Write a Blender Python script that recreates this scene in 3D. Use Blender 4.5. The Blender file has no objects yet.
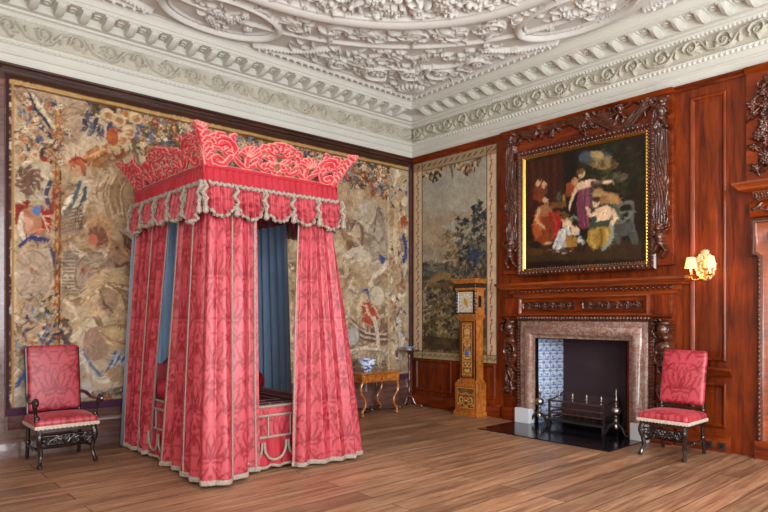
import bpy, bmesh, math, random
import numpy as np
from mathutils import Vector
rnd = random.Random(7)
PI = math.pi
SC = bpy.context.scene
COL = SC.collection

# ------------------------------------------------------------------ camera, world, light, exposure
CAMP = (-7.785, -7.93, 1.6)
RX, RY = .7445, -.6676          # camera right in plan
FX, FY = .6676, .7445           # camera forward in plan
FPX = 617.0
cam = bpy.data.cameras.new('camera'); camo = bpy.data.objects.new('camera', cam); COL.objects.link(camo)
camo.location = CAMP
camo.rotation_euler = (PI/2, 0, math.atan2(FY, FX) - PI/2)
cam.sensor_width = 36; cam.lens = 36*FPX/768; cam.shift_y = (315-256)/768; cam.clip_start = .05
SC.camera = camo
SC.view_settings.view_transform = 'Standard'; SC.view_settings.look = 'None'
SC.view_settings.gamma = 1; SC.view_settings.use_curve_mapping = False
SC.view_settings.exposure = -0.06

world = bpy.data.worlds.new('daylight'); SC.world = world; world.use_nodes = True
bg = world.node_tree.nodes['Background']; bg.inputs[0].default_value = (.80, .90, 1, 1); bg.inputs[1].default_value = 1.4

def area(name, loc, rot, sx, sy, power, col):
    l = bpy.data.lights.new(name, 'AREA'); l.shape = 'RECTANGLE'; l.size = sx; l.size_y = sy
    l.energy = power; l.color = col
    o = bpy.data.objects.new(name, l); COL.objects.link(o); o.location = loc; o.rotation_euler = rot
    return o
RMX, RMY = -9.5, -9.5           # far walls of the room (behind the camera)
WINB = [(-8.2, -6.7), (-5.4, -3.9), (-2.6, -1.1)]     # window bays in the wall behind, x ranges
FILLWIN = [(-8.3, -6.8), (-5.6, -4.1)]                   # far side wall: unseen window bays added to even the light, y ranges
for a, b in WINB:
    area('window_daylight', ((a+b)/2, RMY-.02, 2.5), (PI/2, 0, 0), 1.5, 3.2, 285, (.93, .97, 1))
for a, b in FILLWIN:
    area('window_daylight', (RMX-.02, (a+b)/2, 2.5), (PI/2, 0, -PI/2), 1.5, 3.2, 75, (1, .94, .87))  # dim warm fill at the added side windows

# ------------------------------------------------------------------ helpers
def c(r, g, b):
    f = lambda x: ((x/255+.055)/1.055)**2.4 if x/255 > .04045 else x/255/12.92
    return (f(r), f(g), f(b))
def lerp(a, b, t): return a+(b-a)*t
def ray(px, py):
    X = (px-384)/FPX; Y = (315-py)/FPX
    return (RX*X+FX, RY*X+FY, Y)
def onL(px, py, p=0):           # point of the left wall (y=-p) seen at a photo pixel -> (x, z)
    d = ray(px, py); t = (-p-CAMP[1])/d[1]; return (CAMP[0]+t*d[0], CAMP[2]+t*d[2])
def onR(px, py, p=0):           # point of the right wall (x=-p) -> (u=-y, z)
    d = ray(px, py); t = (-p-CAMP[0])/d[0]; return (-(CAMP[1]+t*d[1]), CAMP[2]+t*d[2])
def onF(px, py, z=0):
    d = ray(px, py); t = (z-CAMP[2])/d[2]; return (CAMP[0]+t*d[0], CAMP[1]+t*d[1])
def LW(P): P = np.asarray(P, float); return np.stack([P[..., 0], -P[..., 2], P[..., 1]], -1)
def RW(P): P = np.asarray(P, float); return np.stack([-P[..., 2], -P[..., 0], P[..., 1]], -1)

def rootloc(o):
    v = Vector((0, 0, 0))
    while o is not None: v = v+o.location; o = o.parent
    return v
def thing(name, label, cat, loc=(0, 0, 0), rz=0, group=None):
    o = bpy.data.objects.new(name, None); COL.objects.link(o); o.location = loc; o.rotation_euler = (0, 0, rz)
    o.empty_display_size = .1
    return tag(o, label, cat, group)
def tag(o, label, cat, group=None):
    o['label'] = label; o['category'] = cat
    if group: o['group'] = group
    return o
def struct(o): o['kind'] = 'structure'; return o

def finish(name, me, mat, parent, smooth=True, ang=35):
    if smooth:
        me.shade_smooth()
        if ang < 180: me.set_sharp_from_angle(angle=math.radians(ang))
    o = bpy.data.objects.new(name, me); COL.objects.link(o)
    if mat: me.materials.append(mat)
    if parent: o.parent = parent
    return o

class MB:
    def __init__(s): s.v = []; s.f = []
    def add(s, V, Fc):
        n = len(s.v); s.v += [tuple(p) for p in V]; s.f += [tuple(i+n for i in q) for q in Fc]; return s
    def box(s, x0, y0, z0, x1, y1, z1):
        V = [(x, y, z) for z in (z0, z1) for y in (y0, y1) for x in (x0, x1)]
        return s.add(V, [(0, 2, 3, 1), (4, 5, 7, 6), (0, 1, 5, 4), (2, 6, 7, 3), (0, 4, 6, 2), (1, 3, 7, 5)])
    def cbox(s, cx, cy, cz, w, d, h): return s.box(cx-w/2, cy-d/2, cz-h/2, cx+w/2, cy+d/2, cz+h/2)
    def grid(s, P, cu=False, cv=False):
        P = np.asarray(P, float); a, b = P.shape[:2]; V = P.reshape(-1, 3).tolist(); Fc = []
        for i in range(a if cu else a-1):
            for j in range(b if cv else b-1):
                i2 = (i+1) % a; j2 = (j+1) % b
                Fc.append((i*b+j, i*b+j2, i2*b+j2, i2*b+j))
        return s.add(V, Fc)
    def lathe(s, prof, cx=0, cy=0, cz=0, n=16, axis='z', twist=0, sq=None):
        rings = []
        for k, (r, z) in enumerate(prof):
            ring = []
            for i in range(n):
                a = 2*PI*i/n+(PI/4 if n == 4 else 0)+twist*k; q = (r*math.cos(a), r*math.sin(a), z)
                if axis == 'x': q = (q[2], q[0], q[1])
                if axis == 'y': q = (q[0], q[2], q[1])
                ring.append((cx+q[0], cy+q[1], cz+q[2]))
            rings.append(ring)
        m = len(s.v); s.grid(np.array(rings), cv=True)
        s.f.append(tuple(m+i for i in range(n))); L = m+(len(prof)-1)*n; s.f.append(tuple(L+i for i in range(n)))
        return s
    def tube(s, pts, r, n=8, flat=1.0, closed=False):
        pts = [Vector(p) for p in pts]; m = len(pts); rr = r if hasattr(r, '__len__') else [r]*m
        rings = []; up = Vector((0, 0, 1))
        for i, p in enumerate(pts):
            t = (pts[(i+1) % m] if (closed or i < m-1) else p)-(pts[i-1] if (closed or i > 0) else p)
            t.normalize()
            if abs(t.dot(up)) > .95: up = Vector((1, 0, 0)) if abs(t.x) < .9 else Vector((0, 1, 0))
            a = up.cross(t).normalized(); b = t.cross(a); up = b
            rings.append([tuple(p+a*(rr[i]*math.cos(2*PI*k/n))+b*(rr[i]*flat*math.sin(2*PI*k/n))) for k in range(n)])
        q = len(s.v); s.grid(np.array(rings), cu=closed, cv=True)
        if not closed:
            s.f.append(tuple(q+i for i in range(n))); L = q+(m-1)*n; s.f.append(tuple(L+i for i in range(n)))
        return s
    def ball(s, x, y, z, r, n=12, sx=1, sy=1, sz=1):
        P = []
        for i in range(n//2+1):
            a = PI*i/(n//2)*.998+.001
            P.append([(x+sx*r*math.sin(a)*math.cos(2*PI*k/n), y+sy*r*math.sin(a)*math.sin(2*PI*k/n), z+sz*r*math.cos(a)) for k in range(n)])
        return s.grid(np.array(P), cv=True)
    def frame(s, u0, v0, u1, v1, prof, f):
        P = []
        for d, h in prof: P.append([(u0+d, v0+d, h), (u1-d, v0+d, h), (u1-d, v1-d, h), (u0+d, v1-d, h)])
        return s.grid(f(np.array(P)), cv=True)
    def fbox(s, u0, v0, n0, u1, v1, n1, f):
        V = [(x, y, z) for z in (n0, n1) for y in (v0, v1) for x in (u0, u1)]
        return s.add(f(np.array(V)).tolist(), [(0, 2, 3, 1), (4, 5, 7, 6), (0, 1, 5, 4), (2, 6, 7, 3), (0, 4, 6, 2), (1, 3, 7, 5)])
    def run(s, prof, u0, u1, f, m0=0, m1=0):
        # horizontal moulding: prof = [(n, v)...]; m0/m1 = 1 mitre outwards (return), ends are capped
        A = np.array([[(u0-m0*n, v, n) for n, v in prof], [(u1+m1*n, v, n) for n, v in prof]])
        k = len(s.v); s.grid(f(A)); L = len(prof)
        s.f.append(tuple(range(k, k+L))); s.f.append(tuple(range(k+L, k+2*L)))
        if m0:   # returns to the wall
            B = np.array([[(u0-n, v, n) for n, v in prof], [(u0-n, v, 0) for n, v in prof]]); s.grid(f(B))
        if m1:
            B = np.array([[(u1+n, v, n) for n, v in prof], [(u1+n, v, 0) for n, v in prof]]); s.grid(f(B))
        return s
    def build(s, name, mat, parent=None, bevel=0, smooth=True, ang=35, world=False, seg=2):
        V = s.v
        if parent is not None and world:
            o = rootloc(parent); V = [(a-o.x, b-o.y, d-o.z) for a, b, d in V]
        me = bpy.data.meshes.new(name); me.from_pydata(V, [], s.f); me.validate()
        bm = bmesh.new(); bm.from_mesh(me); bmesh.ops.remove_doubles(bm, verts=bm.verts, dist=1e-5)
        bmesh.ops.recalc_face_normals(bm, faces=bm.faces); bm.to_mesh(me); bm.free()
        o = finish(name, me, mat, parent, smooth, ang)
        if bevel:
            m = o.modifiers.new('bevel', 'BEVEL'); m.width = bevel; m.segments = seg; m.limit_method = 'ANGLE'; m.angle_limit = math.radians(40)
        return o

def gridmesh(name, P, mat, parent=None, mask=None, C=None, world=False, cyc=False, ang=180):
    P = np.asarray(P, float); a, b = P.shape[:2]
    if parent is not None and world:
        o = rootloc(parent); P = P-np.array([o.x, o.y, o.z])
    idx = np.arange(a*b).reshape(a, b)
    q = np.stack([idx[:-1, :-1], idx[:-1, 1:], idx[1:, 1:], idx[1:, :-1]], -1).reshape(-1, 4)
    V = P.reshape(-1, 3); CC = None if C is None else np.asarray(C).reshape(-1, 3)
    if mask is not None:
        m = mask.reshape(-1); q = q[m[q].any(1)]
        used = np.unique(q); re = np.full(a*b, -1); re[used] = np.arange(len(used)); q = re[q]; V = V[used]
        if CC is not None: CC = CC[used]
    me = bpy.data.meshes.new(name); n = len(V); k = len(q)
    me.vertices.add(n); me.vertices.foreach_set('co', V.astype(np.float32).ravel())
    me.loops.add(4*k); me.loops.foreach_set('vertex_index', q.astype(np.int32).ravel())
    me.polygons.add(k); me.polygons.foreach_set('loop_start', (np.arange(k)*4).astype(np.int32))
    me.update(calc_edges=True)
    if CC is not None: setcol(me, CC)
    return finish(name, me, mat, parent, True, ang)
def setcol(me, CC):
    at = me.color_attributes.new('Col', 'FLOAT_COLOR', 'POINT')
    A = np.ones((len(CC), 4), np.float32); A[:, :3] = CC; at.data.foreach_set('color', A.ravel())

# ------------------------------------------------------------------ painter: pattern colour and relief height on a metric sheet
class Cv:
    def __init__(s, u0, v0, u1, v1, res, col=(0, 0, 0)):
        s.nx = max(2, int(round((u1-u0)/res))+1); s.ny = max(2, int(round((v1-v0)/res))+1)
        s.u = np.linspace(u0, u1, s.nx); s.v = np.linspace(v0, v1, s.ny); s.res = res
        s.H = np.zeros((s.ny, s.nx)); s.C = np.ones((s.ny, s.nx, 3))*np.array(col); s.clip = None
    def win(s, a, b, d, e):
        i0, i1 = np.searchsorted(s.u, (a, b)); j0, j1 = np.searchsorted(s.v, (d, e))
        i0 = max(0, i0-1); j0 = max(0, j0-1); i1 = min(s.nx, i1+1); j1 = min(s.ny, j1+1)
        if i1 <= i0 or j1 <= j0: return None
        return slice(j0, j1), slice(i0, i1), s.u[None, i0:i1], s.v[j0:j1, None]
    def put(s, J, I, m, col, hh):
        if s.clip is not None: m = m*s.clip[J, I]
        if col is not None: s.C[J, I] += (np.array(col)-s.C[J, I])*m[..., None]
        if hh is not None: s.H[J, I] = np.maximum(s.H[J, I], np.where(m > .02, hh, 0))
    def blob(s, x, y, rx, ry=None, a=0, col=None, h=None, base=0, al=1, ring=None):
        ry = ry or rx; R = max(rx, ry)+s.res; w = s.win(x-R, x+R, y-R, y+R)
        if w is None: return s
        J, I, U, V = w; ca, sa = math.cos(a), math.sin(a)
        X = ((U-x)*ca+(V-y)*sa)/rx; Y = (-(U-x)*sa+(V-y)*ca)/ry; d = np.sqrt(X*X+Y*Y)
        e = s.res/min(rx, ry)*.8; m = np.clip((1-d)/e+.5, 0, 1)*al
        if ring: m = m*np.clip((d-ring)/e+.5, 0, 1)
        s.put(J, I, m, col, None if h is None else base+h*np.sqrt(np.clip(1-d*d, 0, 1))); return s
    def cap(s, p, q, r0, r1, col=None, h=None, base=0, al=1):
        R = max(r0, r1)+s.res; w = s.win(min(p[0], q[0])-R, max(p[0], q[0])+R, min(p[1], q[1])-R, max(p[1], q[1])+R)
        if w is None: return
        J, I, U, V = w; dx, dy = q[0]-p[0], q[1]-p[1]; L = dx*dx+dy*dy+1e-12
        t = np.clip(((U-p[0])*dx+(V-p[1])*dy)/L, 0, 1); D = np.sqrt((U-p[0]-t*dx)**2+(V-p[1]-t*dy)**2)
        r = r0+(r1-r0)*t+1e-6; d = D/r; m = np.clip((r-D)/s.res/.8+.5, 0, 1)*al
        s.put(J, I, m, col, None if h is None else base+h*np.sqrt(np.clip(1-d*d, 0, 1)))
    def line(s, pts, r0, r1=None, col=None, h=None, base=0, al=1, prof=None):
        r1 = r0 if r1 is None else r1; n = len(pts)
        for i in range(n-1):
            if prof: a, b = r0*prof(i/(n-1)), r0*prof((i+1)/(n-1))
            else: a, b = lerp(r0, r1, i/(n-1)), lerp(r0, r1, (i+1)/(n-1))
            s.cap(pts[i], pts[i+1], a, b, col, h if h is None else h*(.5+.5*min(1, max(a, b)/max(r0, r1, 1e-6))), base, al)
        return s
    def curve(s, pts, r0, r1=None, n=5, **k): return s.line(spline(pts, n), r0, r1, **k)
    def poly(s, pts, col=None, h=None, al=1):
        P = np.array(pts); w = s.win(P[:, 0].min(), P[:, 0].max(), P[:, 1].min(), P[:, 1].max())
        if w is None: return s
        J, I, U, V = w; ins = np.zeros(np.broadcast(U, V).shape, bool); n = len(P)
        for i in range(n):
            x0, y0 = P[i]; x1, y1 = P[(i+1) % n]
            if abs(y1-y0) < 1e-9: continue
            cnd = ((y0 > V) != (y1 > V)) & (U < (x1-x0)*(V-y0)/(y1-y0)+x0); ins ^= cnd
        m = ins.astype(float)*al
        s.put(J, I, m, col, None if h is None else h*np.ones_like(m)); return s
    def sheet(s, name, f, mat, parent=None, raised=False, world=True, base=0, off=-.004, colour=True):
        H = s.H.copy(); m = None
        if raised: m = H > 1e-5; H = np.where(m, H, off)
        P = np.stack([np.broadcast_to(s.u[None], H.shape), np.broadcast_to(s.v[:, None], H.shape), H+base], -1)
        return gridmesh(name, f(P), mat, parent, m, s.C if colour else None, world and parent is not None)

def vnoise(U, V, f, seed=0):
    rs = np.random.RandomState(seed); G = rs.rand(64, 64); x, y = U*f+7.3, V*f+3.1; i, j = np.floor(x).astype(int), np.floor(y).astype(int); a, b = x-i, y-j; a = a*a*(3-2*a); b = b*b*(3-2*b)
    g = lambda p, q: G[q % 64, p % 64]
    return (g(i, j)*(1-a)+g(i+1, j)*a)*(1-b)+(g(i, j+1)*(1-a)+g(i+1, j+1)*a)*b
def weather(cv, warp=.02, fold=.2, fade=.12, tone=(.35, .28, .2), blur=0, fs=1.0, seed=1, grain=.12):
    # woven / brushed look of the pattern itself: slightly wandering outlines, fine modelling lines, faded dye
    U, V = np.meshgrid(cv.u, cv.v); n = lambda f, k: vnoise(U, V, f*fs, seed+k)-.5
    du = (n(9, 1)+.6*n(22, 2)+.5*n(45, 3))*warp*2; dv = (n(9, 4)+.6*n(22, 5)+.5*n(45, 6))*warp*2
    i = np.clip(np.round((U+du-cv.u[0])/(cv.u[1]-cv.u[0])).astype(int), 0, cv.nx-1); j = np.clip(np.round((V+dv-cv.v[0])/(cv.v[1]-cv.v[0])).astype(int), 0, cv.ny-1)
    C = cv.C[j, i]
    for k in range(blur):
        Q = np.pad(C, ((1, 1), (1, 1), (0, 0)), 'edge'); C = (Q[:-2, 1:-1]+Q[2:, 1:-1]+Q[1:-1, :-2]+Q[1:-1, 2:]+2*C)/6
    F = vnoise(U, V, 2.3*fs, seed+11)+.5*vnoise(U, V, 5.1*fs, seed+12)+.22*vnoise(U, V, 11*fs, seed+13)
    G = np.sin(F*34)*.6+np.sin(F*71+2)*.4; A = np.clip(vnoise(U, V, 1.7*fs, seed+14)*1.8-.2, 0, 1)
    C = C*(1+fold*A*G)[..., None]*(1+grain*(n(30, 15)*2+n(60, 16)*2))[..., None]
    t = np.clip(fade*(1+1.5*n(3, 17)), 0, 1)[..., None]; C = C*(1-t)+np.array(tone)*t
    cv.C = np.clip(C, 0, 1)
def hatch(cv, n, L=.07, w=.008, lo=.5, hi=1.4, seed=1, box=None, al=.8):
    # fine drawn modelling: short strokes a little darker or lighter than the colour they lie on, following a flowing field
    R = random.Random(seed); a0, b0, a1, b1 = box or (cv.u[0], cv.v[0], cv.u[-1], cv.v[-1])
    X = np.array([R.uniform(a0, a1) for _ in range(n)]); Y = np.array([R.uniform(b0, b1) for _ in range(n)])
    A = (vnoise(X, Y, 2.6, seed+40)+.4*vnoise(X, Y, 7, seed+41))*9
    B0 = cv.C.copy()
    for x, y, a in zip(X, Y, A):
        i = min(cv.nx-1, int((x-cv.u[0])/(cv.u[1]-cv.u[0]))); j = min(cv.ny-1, int((y-cv.v[0])/(cv.v[1]-cv.v[0])))
        k = R.uniform(lo, 1) if R.random() < .55 else R.uniform(1, hi); l = L*R.uniform(.5, 1.3); da = R.uniform(-.5, .5)
        p = (x+l*.5*math.cos(a), y+l*.5*math.sin(a)); q = (p[0]+l*.5*math.cos(a+da), p[1]+l*.5*math.sin(a+da)); col = np.clip(B0[j, i]*k, 0, 1)
        cv.cap((x, y), p, w*.5, w, col, al=al); cv.cap(p, q, w, w*.4, col, al=al)
def spline(P, n=5):
    P = [np.array(p, float) for p in P]; P = [2*P[0]-P[1]]+P+[2*P[-1]-P[-2]]; o = []
    for i in range(1, len(P)-2):
        for k in range(n):
            t = k/n; a, b, d, e = P[i-1:i+3]
            o.append(tuple(.5*(2*b+(d-a)*t+(2*a-5*b+4*d-e)*t*t+(3*b-a-3*d+e)*t**3)))
    o.append(tuple(P[-2])); return o
def leaf(cv, x, y, ang, L, w, curl=0, h=.02, col=None, base=0, n=6, al=1):
    pts = [(x, y)]; a = ang
    for i in range(n): x += L/n*math.cos(a); y += L/n*math.sin(a); a += curl/n; pts.append((x, y))
    cv.line(pts, w, col=col, h=h, base=base, al=al, prof=lambda t: .35+.75*math.sin(PI*min(1, t*.85+.12))*(1-.5*t)); return pts[-1]
def spiral(cv, x, y, r, a0, turns, w, h=.02, col=None, base=0, n=22, flower=True, al=1, shrink=.85):
    pts = []
    for i in range(n+1):
        t = i/n; rr = r*(1-shrink*t); a = a0+2*PI*turns*t; pts.append((x+rr*math.cos(a), y+rr*math.sin(a)))
    cv.line(pts, w, w*.5, col=col, h=h, base=base, al=al); return pts
def flower(cv, x, y, r, n=6, h=.02, cols=(None, None), base=0, ph=0):
    for k in range(n):
        a = ph+2*PI*k/n; cv.blob(x+.58*r*math.cos(a), y+.58*r*math.sin(a), r*.46, r*.34, a, cols[0], None if h is None else h*.75, base)
    cv.blob(x, y, r*.3, col=cols[1], h=h, base=base)
def acanthus(cv, x, y, ang, L, w, curl=1, h=.02, col=None, base=0, n=6):
    a = ang; sx = 1
    for i in range(n):
        t = i/n; x += L/n*math.cos(a); y += L/n*math.sin(a); a += curl/n; k = (1-.7*t)
        for sd in (-1, 1): leaf(cv, x, y, a+sd*.85, w*k, w*.2*k, -sd*1.1, h*.8, col, base, n=4)
    leaf(cv, x, y, a, w*.6, w*.2, curl*.3, h, col, base, n=4)
def vine(cv, u0, u1, v0, v1, step, h=.02, col=None, base=0, w=.1, seed=1):
    # running scroll frieze
    n = max(1, int(round((u1-u0)/step))); st = (u1-u0)/n; r = (v1-v0)*.42; vm = (v0+v1)/2; R = random.Random(seed)
    for i in range(n):
        x = u0+st*(i+.5); s = 1 if i % 2 else -1
        spiral(cv, x, vm, r, PI*(.5 if s > 0 else 1.5)+PI*.5, -s*1.35, r*w*1.5, h, col, base, shrink=.75)
        flower(cv, x, vm, r*.42, 5, h*1.1, (col, col), base, R.random())
        for k in range(6):
            a = R.uniform(0, 2*PI); leaf(cv, x+r*.8*math.cos(a), vm+r*.8*math.sin(a), a+s*1.1, r*.55, r*.14, -s*1.2, h*.8, col, base, n=4)
        cv.curve([(x-st*.5, vm+s*r*.6), (x-st*.15, vm+s*r*.95), (x+st*.2, vm+s*r*.9), (x+st*.5, vm-s*r*.6)], r*w*1.3, col=col, h=h*.7, base=base)
        leaf(cv, x+st*.5, vm, PI/2*s, r*.7, r*.18, s*.8, h*.8, col, base, n=4)
        leaf(cv, x+st*.5, vm, -PI/2*s, r*.6, r*.16, s*.9, h*.8, col, base, n=4)
def putto(cv, x, y, s, flip=1, h=.05, col=None):
    # small carved cherub in relief, about s tall
    B = lambda a, b, rx, ry, an=0, hh=1: cv.blob(x+flip*a*s, y+b*s, rx*s, ry*s, an*flip, col, h*hh)
    B(0, .36, .11, .12, 0, 1.2); B(0, .43, .12, .07, 0, 1.1); B(.02, .12, .14, .2, .1, 1.2); B(.03, -.08, .15, .12, 0, 1.15)
    cv.line([(x+flip*.1*s, y+.22*s), (x+flip*.26*s, y+.3*s), (x+flip*.34*s, y+.44*s)], .06*s, .035*s, col=col, h=h)
    cv.line([(x-flip*.1*s, y+.2*s), (x-flip*.24*s, y+.08*s), (x-flip*.3*s, y+.2*s)], .06*s, .035*s, col=col, h=h)
    cv.line([(x+flip*.08*s, y-.12*s), (x+flip*.2*s, y-.3*s), (x+flip*.1*s, y-.48*s)], .085*s, .045*s, col=col, h=h)
    cv.line([(x-flip*.04*s, y-.14*s), (x-flip*.14*s, y-.34*s), (x-flip*.24*s, y-.46*s)], .085*s, .045*s, col=col, h=h)
    for k in range(3): leaf(cv, x-flip*.1*s, y+.24*s, PI/2+flip*(.6+.35*k), .3*s, .04*s, flip*.4, h*.6, col, n=4)

# ------------------------------------------------------------------ materials
def mat(name, col=(.5, .5, .5), rough=.5, metal=0, attr=False, noise=None, bump=None, coat=0, sheen=0, emit=None, spec=.5, sheentint=None):
    m = bpy.data.materials.new(name); m.use_nodes = True; nt = m.node_tree; N = nt.nodes; b = N['Principled BSDF']
    b.inputs['Base Color'].default_value = (*col, 1); b.inputs['Roughness'].default_value = rough; b.inputs['Metallic'].default_value = metal
    b.inputs['Coat Weight'].default_value = coat; b.inputs['Coat Roughness'].default_value = .12
    b.inputs['Specular IOR Level'].default_value = spec
    if sheen:
        b.inputs['Sheen Weight'].default_value = sheen; b.inputs['Sheen Roughness'].default_value = .35
        if sheentint: b.inputs['Sheen Tint'].default_value = (*sheentint, 1)
    if emit: b.inputs['Emission Color'].default_value = (*emit[0], 1); b.inputs['Emission Strength'].default_value = emit[1]
    src = None
    tc = N.new('ShaderNodeTexCoord')
    if attr:
        a = N.new('ShaderNodeAttribute'); a.attribute_name = 'Col'; src = a.outputs['Color']
    if noise:   # (scale xyz, amount dark, amount light)
        mp = N.new('ShaderNodeMapping'); mp.inputs['Scale'].default_value = noise[0]; nt.links.new(tc.outputs['Object'], mp.inputs[0])
        t = N.new('ShaderNodeTexNoise'); t.inputs['Scale'].default_value = 1; t.inputs['Detail'].default_value = 5; t.inputs['Roughness'].default_value = .6
        nt.links.new(mp.outputs[0], t.inputs['Vector'])
        r = N.new('ShaderNodeMapRange'); r.inputs[1].default_value = .3; r.inputs[2].default_value = .7; r.inputs[3].default_value = noise[1]; r.inputs[4].default_value = noise[2]
        nt.links.new(t.outputs[0], r.inputs[0])
        mx = N.new('ShaderNodeVectorMath'); mx.operation = 'SCALE'
        if src is None:
            cc = N.new('ShaderNodeRGB'); cc.outputs[0].default_value = (*col, 1); src = cc.outputs[0]
        nt.links.new(src, mx.inputs[0]); nt.links.new(r.outputs[0], mx.inputs['Scale']); src = mx.outputs[0]
    if src: nt.links.new(src, b.inputs['Base Color'])
    if bump:   # (scale xyz, strength, distance)
        mp = N.new('ShaderNodeMapping'); mp.inputs['Scale'].default_value = bump[0]; nt.links.new(tc.outputs['Object'], mp.inputs[0])
        t = N.new('ShaderNodeTexNoise'); t.inputs['Scale'].default_value = 1; t.inputs['Detail'].default_value = 4
        nt.links.new(mp.outputs[0], t.inputs['Vector'])
        bp = N.new('ShaderNodeBump'); bp.inputs['Strength'].default_value = bump[1]; bp.inputs['Distance'].default_value = bump[2]
        nt.links.new(t.outputs[0], bp.inputs['Height']); nt.links.new(bp.outputs[0], b.inputs['Normal'])
    return m
def wood(name, dark, light, grain, rough=.3, coat=.35, mottle=.8, spec=.5):
    # grain = noise scale per axis (small along the fibres)
    m = mat(name, light, rough, coat=coat, spec=spec); nt = m.node_tree; N = nt.nodes; b = N['Principled BSDF']
    tc = N.new('ShaderNodeTexCoord'); mp = N.new('ShaderNodeMapping'); mp.inputs['Scale'].default_value = grain
    nt.links.new(tc.outputs['Object'], mp.inputs[0])
    t = N.new('ShaderNodeTexNoise'); t.inputs['Scale'].default_value = 1; t.inputs['Detail'].default_value = 6; t.inputs['Roughness'].default_value = .65; t.inputs['Distortion'].default_value = .6
    nt.links.new(mp.outputs[0], t.inputs['Vector'])
    t2 = N.new('ShaderNodeTexNoise'); t2.inputs['Scale'].default_value = 1.7; t2.inputs['Detail'].default_value = 2
    nt.links.new(tc.outputs['Object'], t2.inputs['Vector'])
    r = N.new('ShaderNodeValToRGB'); r.color_ramp.elements[0].position = .3; r.color_ramp.elements[0].color = (*dark, 1)
    r.color_ramp.elements[1].position = .72; r.color_ramp.elements[1].color = (*light, 1)
    nt.links.new(t.outputs[0], r.inputs[0])
    mr = N.new('ShaderNodeMapRange'); mr.inputs[1].default_value = .3; mr.inputs[2].default_value = .7; mr.inputs[3].default_value = mottle; mr.inputs[4].default_value = 2-mottle
    nt.links.new(t2.outputs[0], mr.inputs[0])
    mx = N.new('ShaderNodeVectorMath'); mx.operation = 'SCALE'; nt.links.new(r.outputs[0], mx.inputs[0]); nt.links.new(mr.outputs[0], mx.inputs['Scale'])
    nt.links.new(mx.outputs[0], b.inputs['Base Color'])
    bp = N.new('ShaderNodeBump'); bp.inputs['Strength'].default_value = .12; bp.inputs['Distance'].default_value = .004
    nt.links.new(t.outputs[0], bp.inputs['Height']); nt.links.new(bp.outputs[0], b.inputs['Normal'])
    return m
M = {}
M['panel'] = wood('panel oak', c(66, 18, 4), c(142, 56, 10), (14, 14, 1.6), .36, .15, mottle=.68, spec=.25)
M['panelh'] = wood('panel oak across', c(66, 18, 4), c(142, 56, 10), (14, 1.6, 14), .36, .15, mottle=.68, spec=.25)
M['carve'] = wood('carved limewood', c(46, 19, 10), c(100, 47, 26), (9, 9, 9), .3, .35)
M['shelfwood'] = wood('waxed mantel oak', c(92, 36, 12), c(158, 72, 26), (14, 1.5, 14), .3, .3)
M['dado'] = wood('dado oak', c(72, 44, 40), c(122, 84, 74), (1.6, 14, 14), .34, .35)
M['darkwood'] = wood('dark frame wood', c(36, 16, 10), c(72, 36, 20), (2, 14, 14), .35, .3)
M['plaster'] = mat('white plaster', c(200, 198, 188), .75, noise=((1.3, 1.3, 1.3), .96, 1.03))
M['plastershade'] = mat('shaded frieze plaster', c(180, 174, 158), .8, noise=((2, 2, 2), .95, 1.03))  # darker than the other plaster: shade of the scroll relief put into the colour
M['ceil'] = mat('ceiling plaster', c(204, 201, 194), .8, noise=((1.1, 1.1, 1.1), .95, 1.03))
M['tap'] = mat('woven wool', rough=.92, attr=True, noise=((7, 7, 7), .86, 1.12), bump=((160, 160, 60), .25, .004), spec=.15)
M['paint'] = mat('oil paint', rough=.4, attr=True, noise=((7, 7, 7), .8, 1.2), spec=.3)
M['damask'] = mat('silk damask', rough=.42, attr=True, sheen=.25, spec=.5, sheentint=c(255, 150, 150))
M['red'] = mat('red silk', c(166, 32, 46), .55, sheen=.3, noise=((5, 5, 5), .85, 1.12), spec=.3)
M['braid'] = mat('silver braid', c(160, 144, 130), .65, noise=((90, 90, 90), .5, 1.3), bump=((120, 120, 120), .6, .01))
M['blue'] = mat('blue silk lining', c(132, 158, 188), .55, noise=((6, 6, 2), .85, 1.1), sheen=.2)
M['crest'] = mat('covered cresting', rough=.6, attr=True, noise=((14, 14, 14), .85, 1.12), sheen=.2)
M['ebony'] = wood('ebonised walnut', c(14, 9, 8), c(44, 28, 24), (8, 8, 4), .22, .6)
M['marq'] = wood('burr walnut', c(120, 58, 16), c(206, 126, 50), (22, 22, 16), .25, .5)
M['marqp'] = mat('marquetry', rough=.28, attr=True, noise=((20, 20, 12), .8, 1.2), coat=.5)
M['gilt'] = mat('gilding', c(226, 176, 84), .32, 1, noise=((30, 30, 30), .8, 1.1))
M['brass'] = mat('brass', c(196, 160, 96), .25, 1)
M['barsteel'] = mat('warm worn steel', c(132, 98, 84), .4, .9)
M['steel'] = mat('burnished steel', c(170, 160, 150), .3, 1)
M['iron'] = mat('cast iron', c(64, 52, 52), .5, .6, noise=((5, 5, 5), .8, 1.2))
M['soot'] = mat('sooted fireback', c(58, 38, 46), .8, noise=((3, 3, 3), .7, 1.2))
M['slate'] = mat('black polished stone', c(16, 15, 22), .16, noise=((3, 3, 3), .8, 1.3), spec=.5)
M['whitestone'] = mat('white marble', c(206, 208, 212), .35)
M['china'] = mat('glazed china', rough=.15, attr=True, coat=.3)
M['tile'] = mat('delft tile', rough=.2, attr=True, coat=.3)
M['black'] = mat('black enamel', c(14, 12, 14), .3)
M['candle'] = mat('candle tube', c(236, 228, 206), .5)
M['glass'] = bpy.data.materials.new('window glass'); M['glass'].use_nodes = True
_b = M['glass'].node_tree.nodes['Principled BSDF']; _b.inputs['Transmission Weight'].default_value = 1; _b.inputs['Roughness'].default_value = 0; _b.inputs['IOR'].default_value = 1.02
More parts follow.
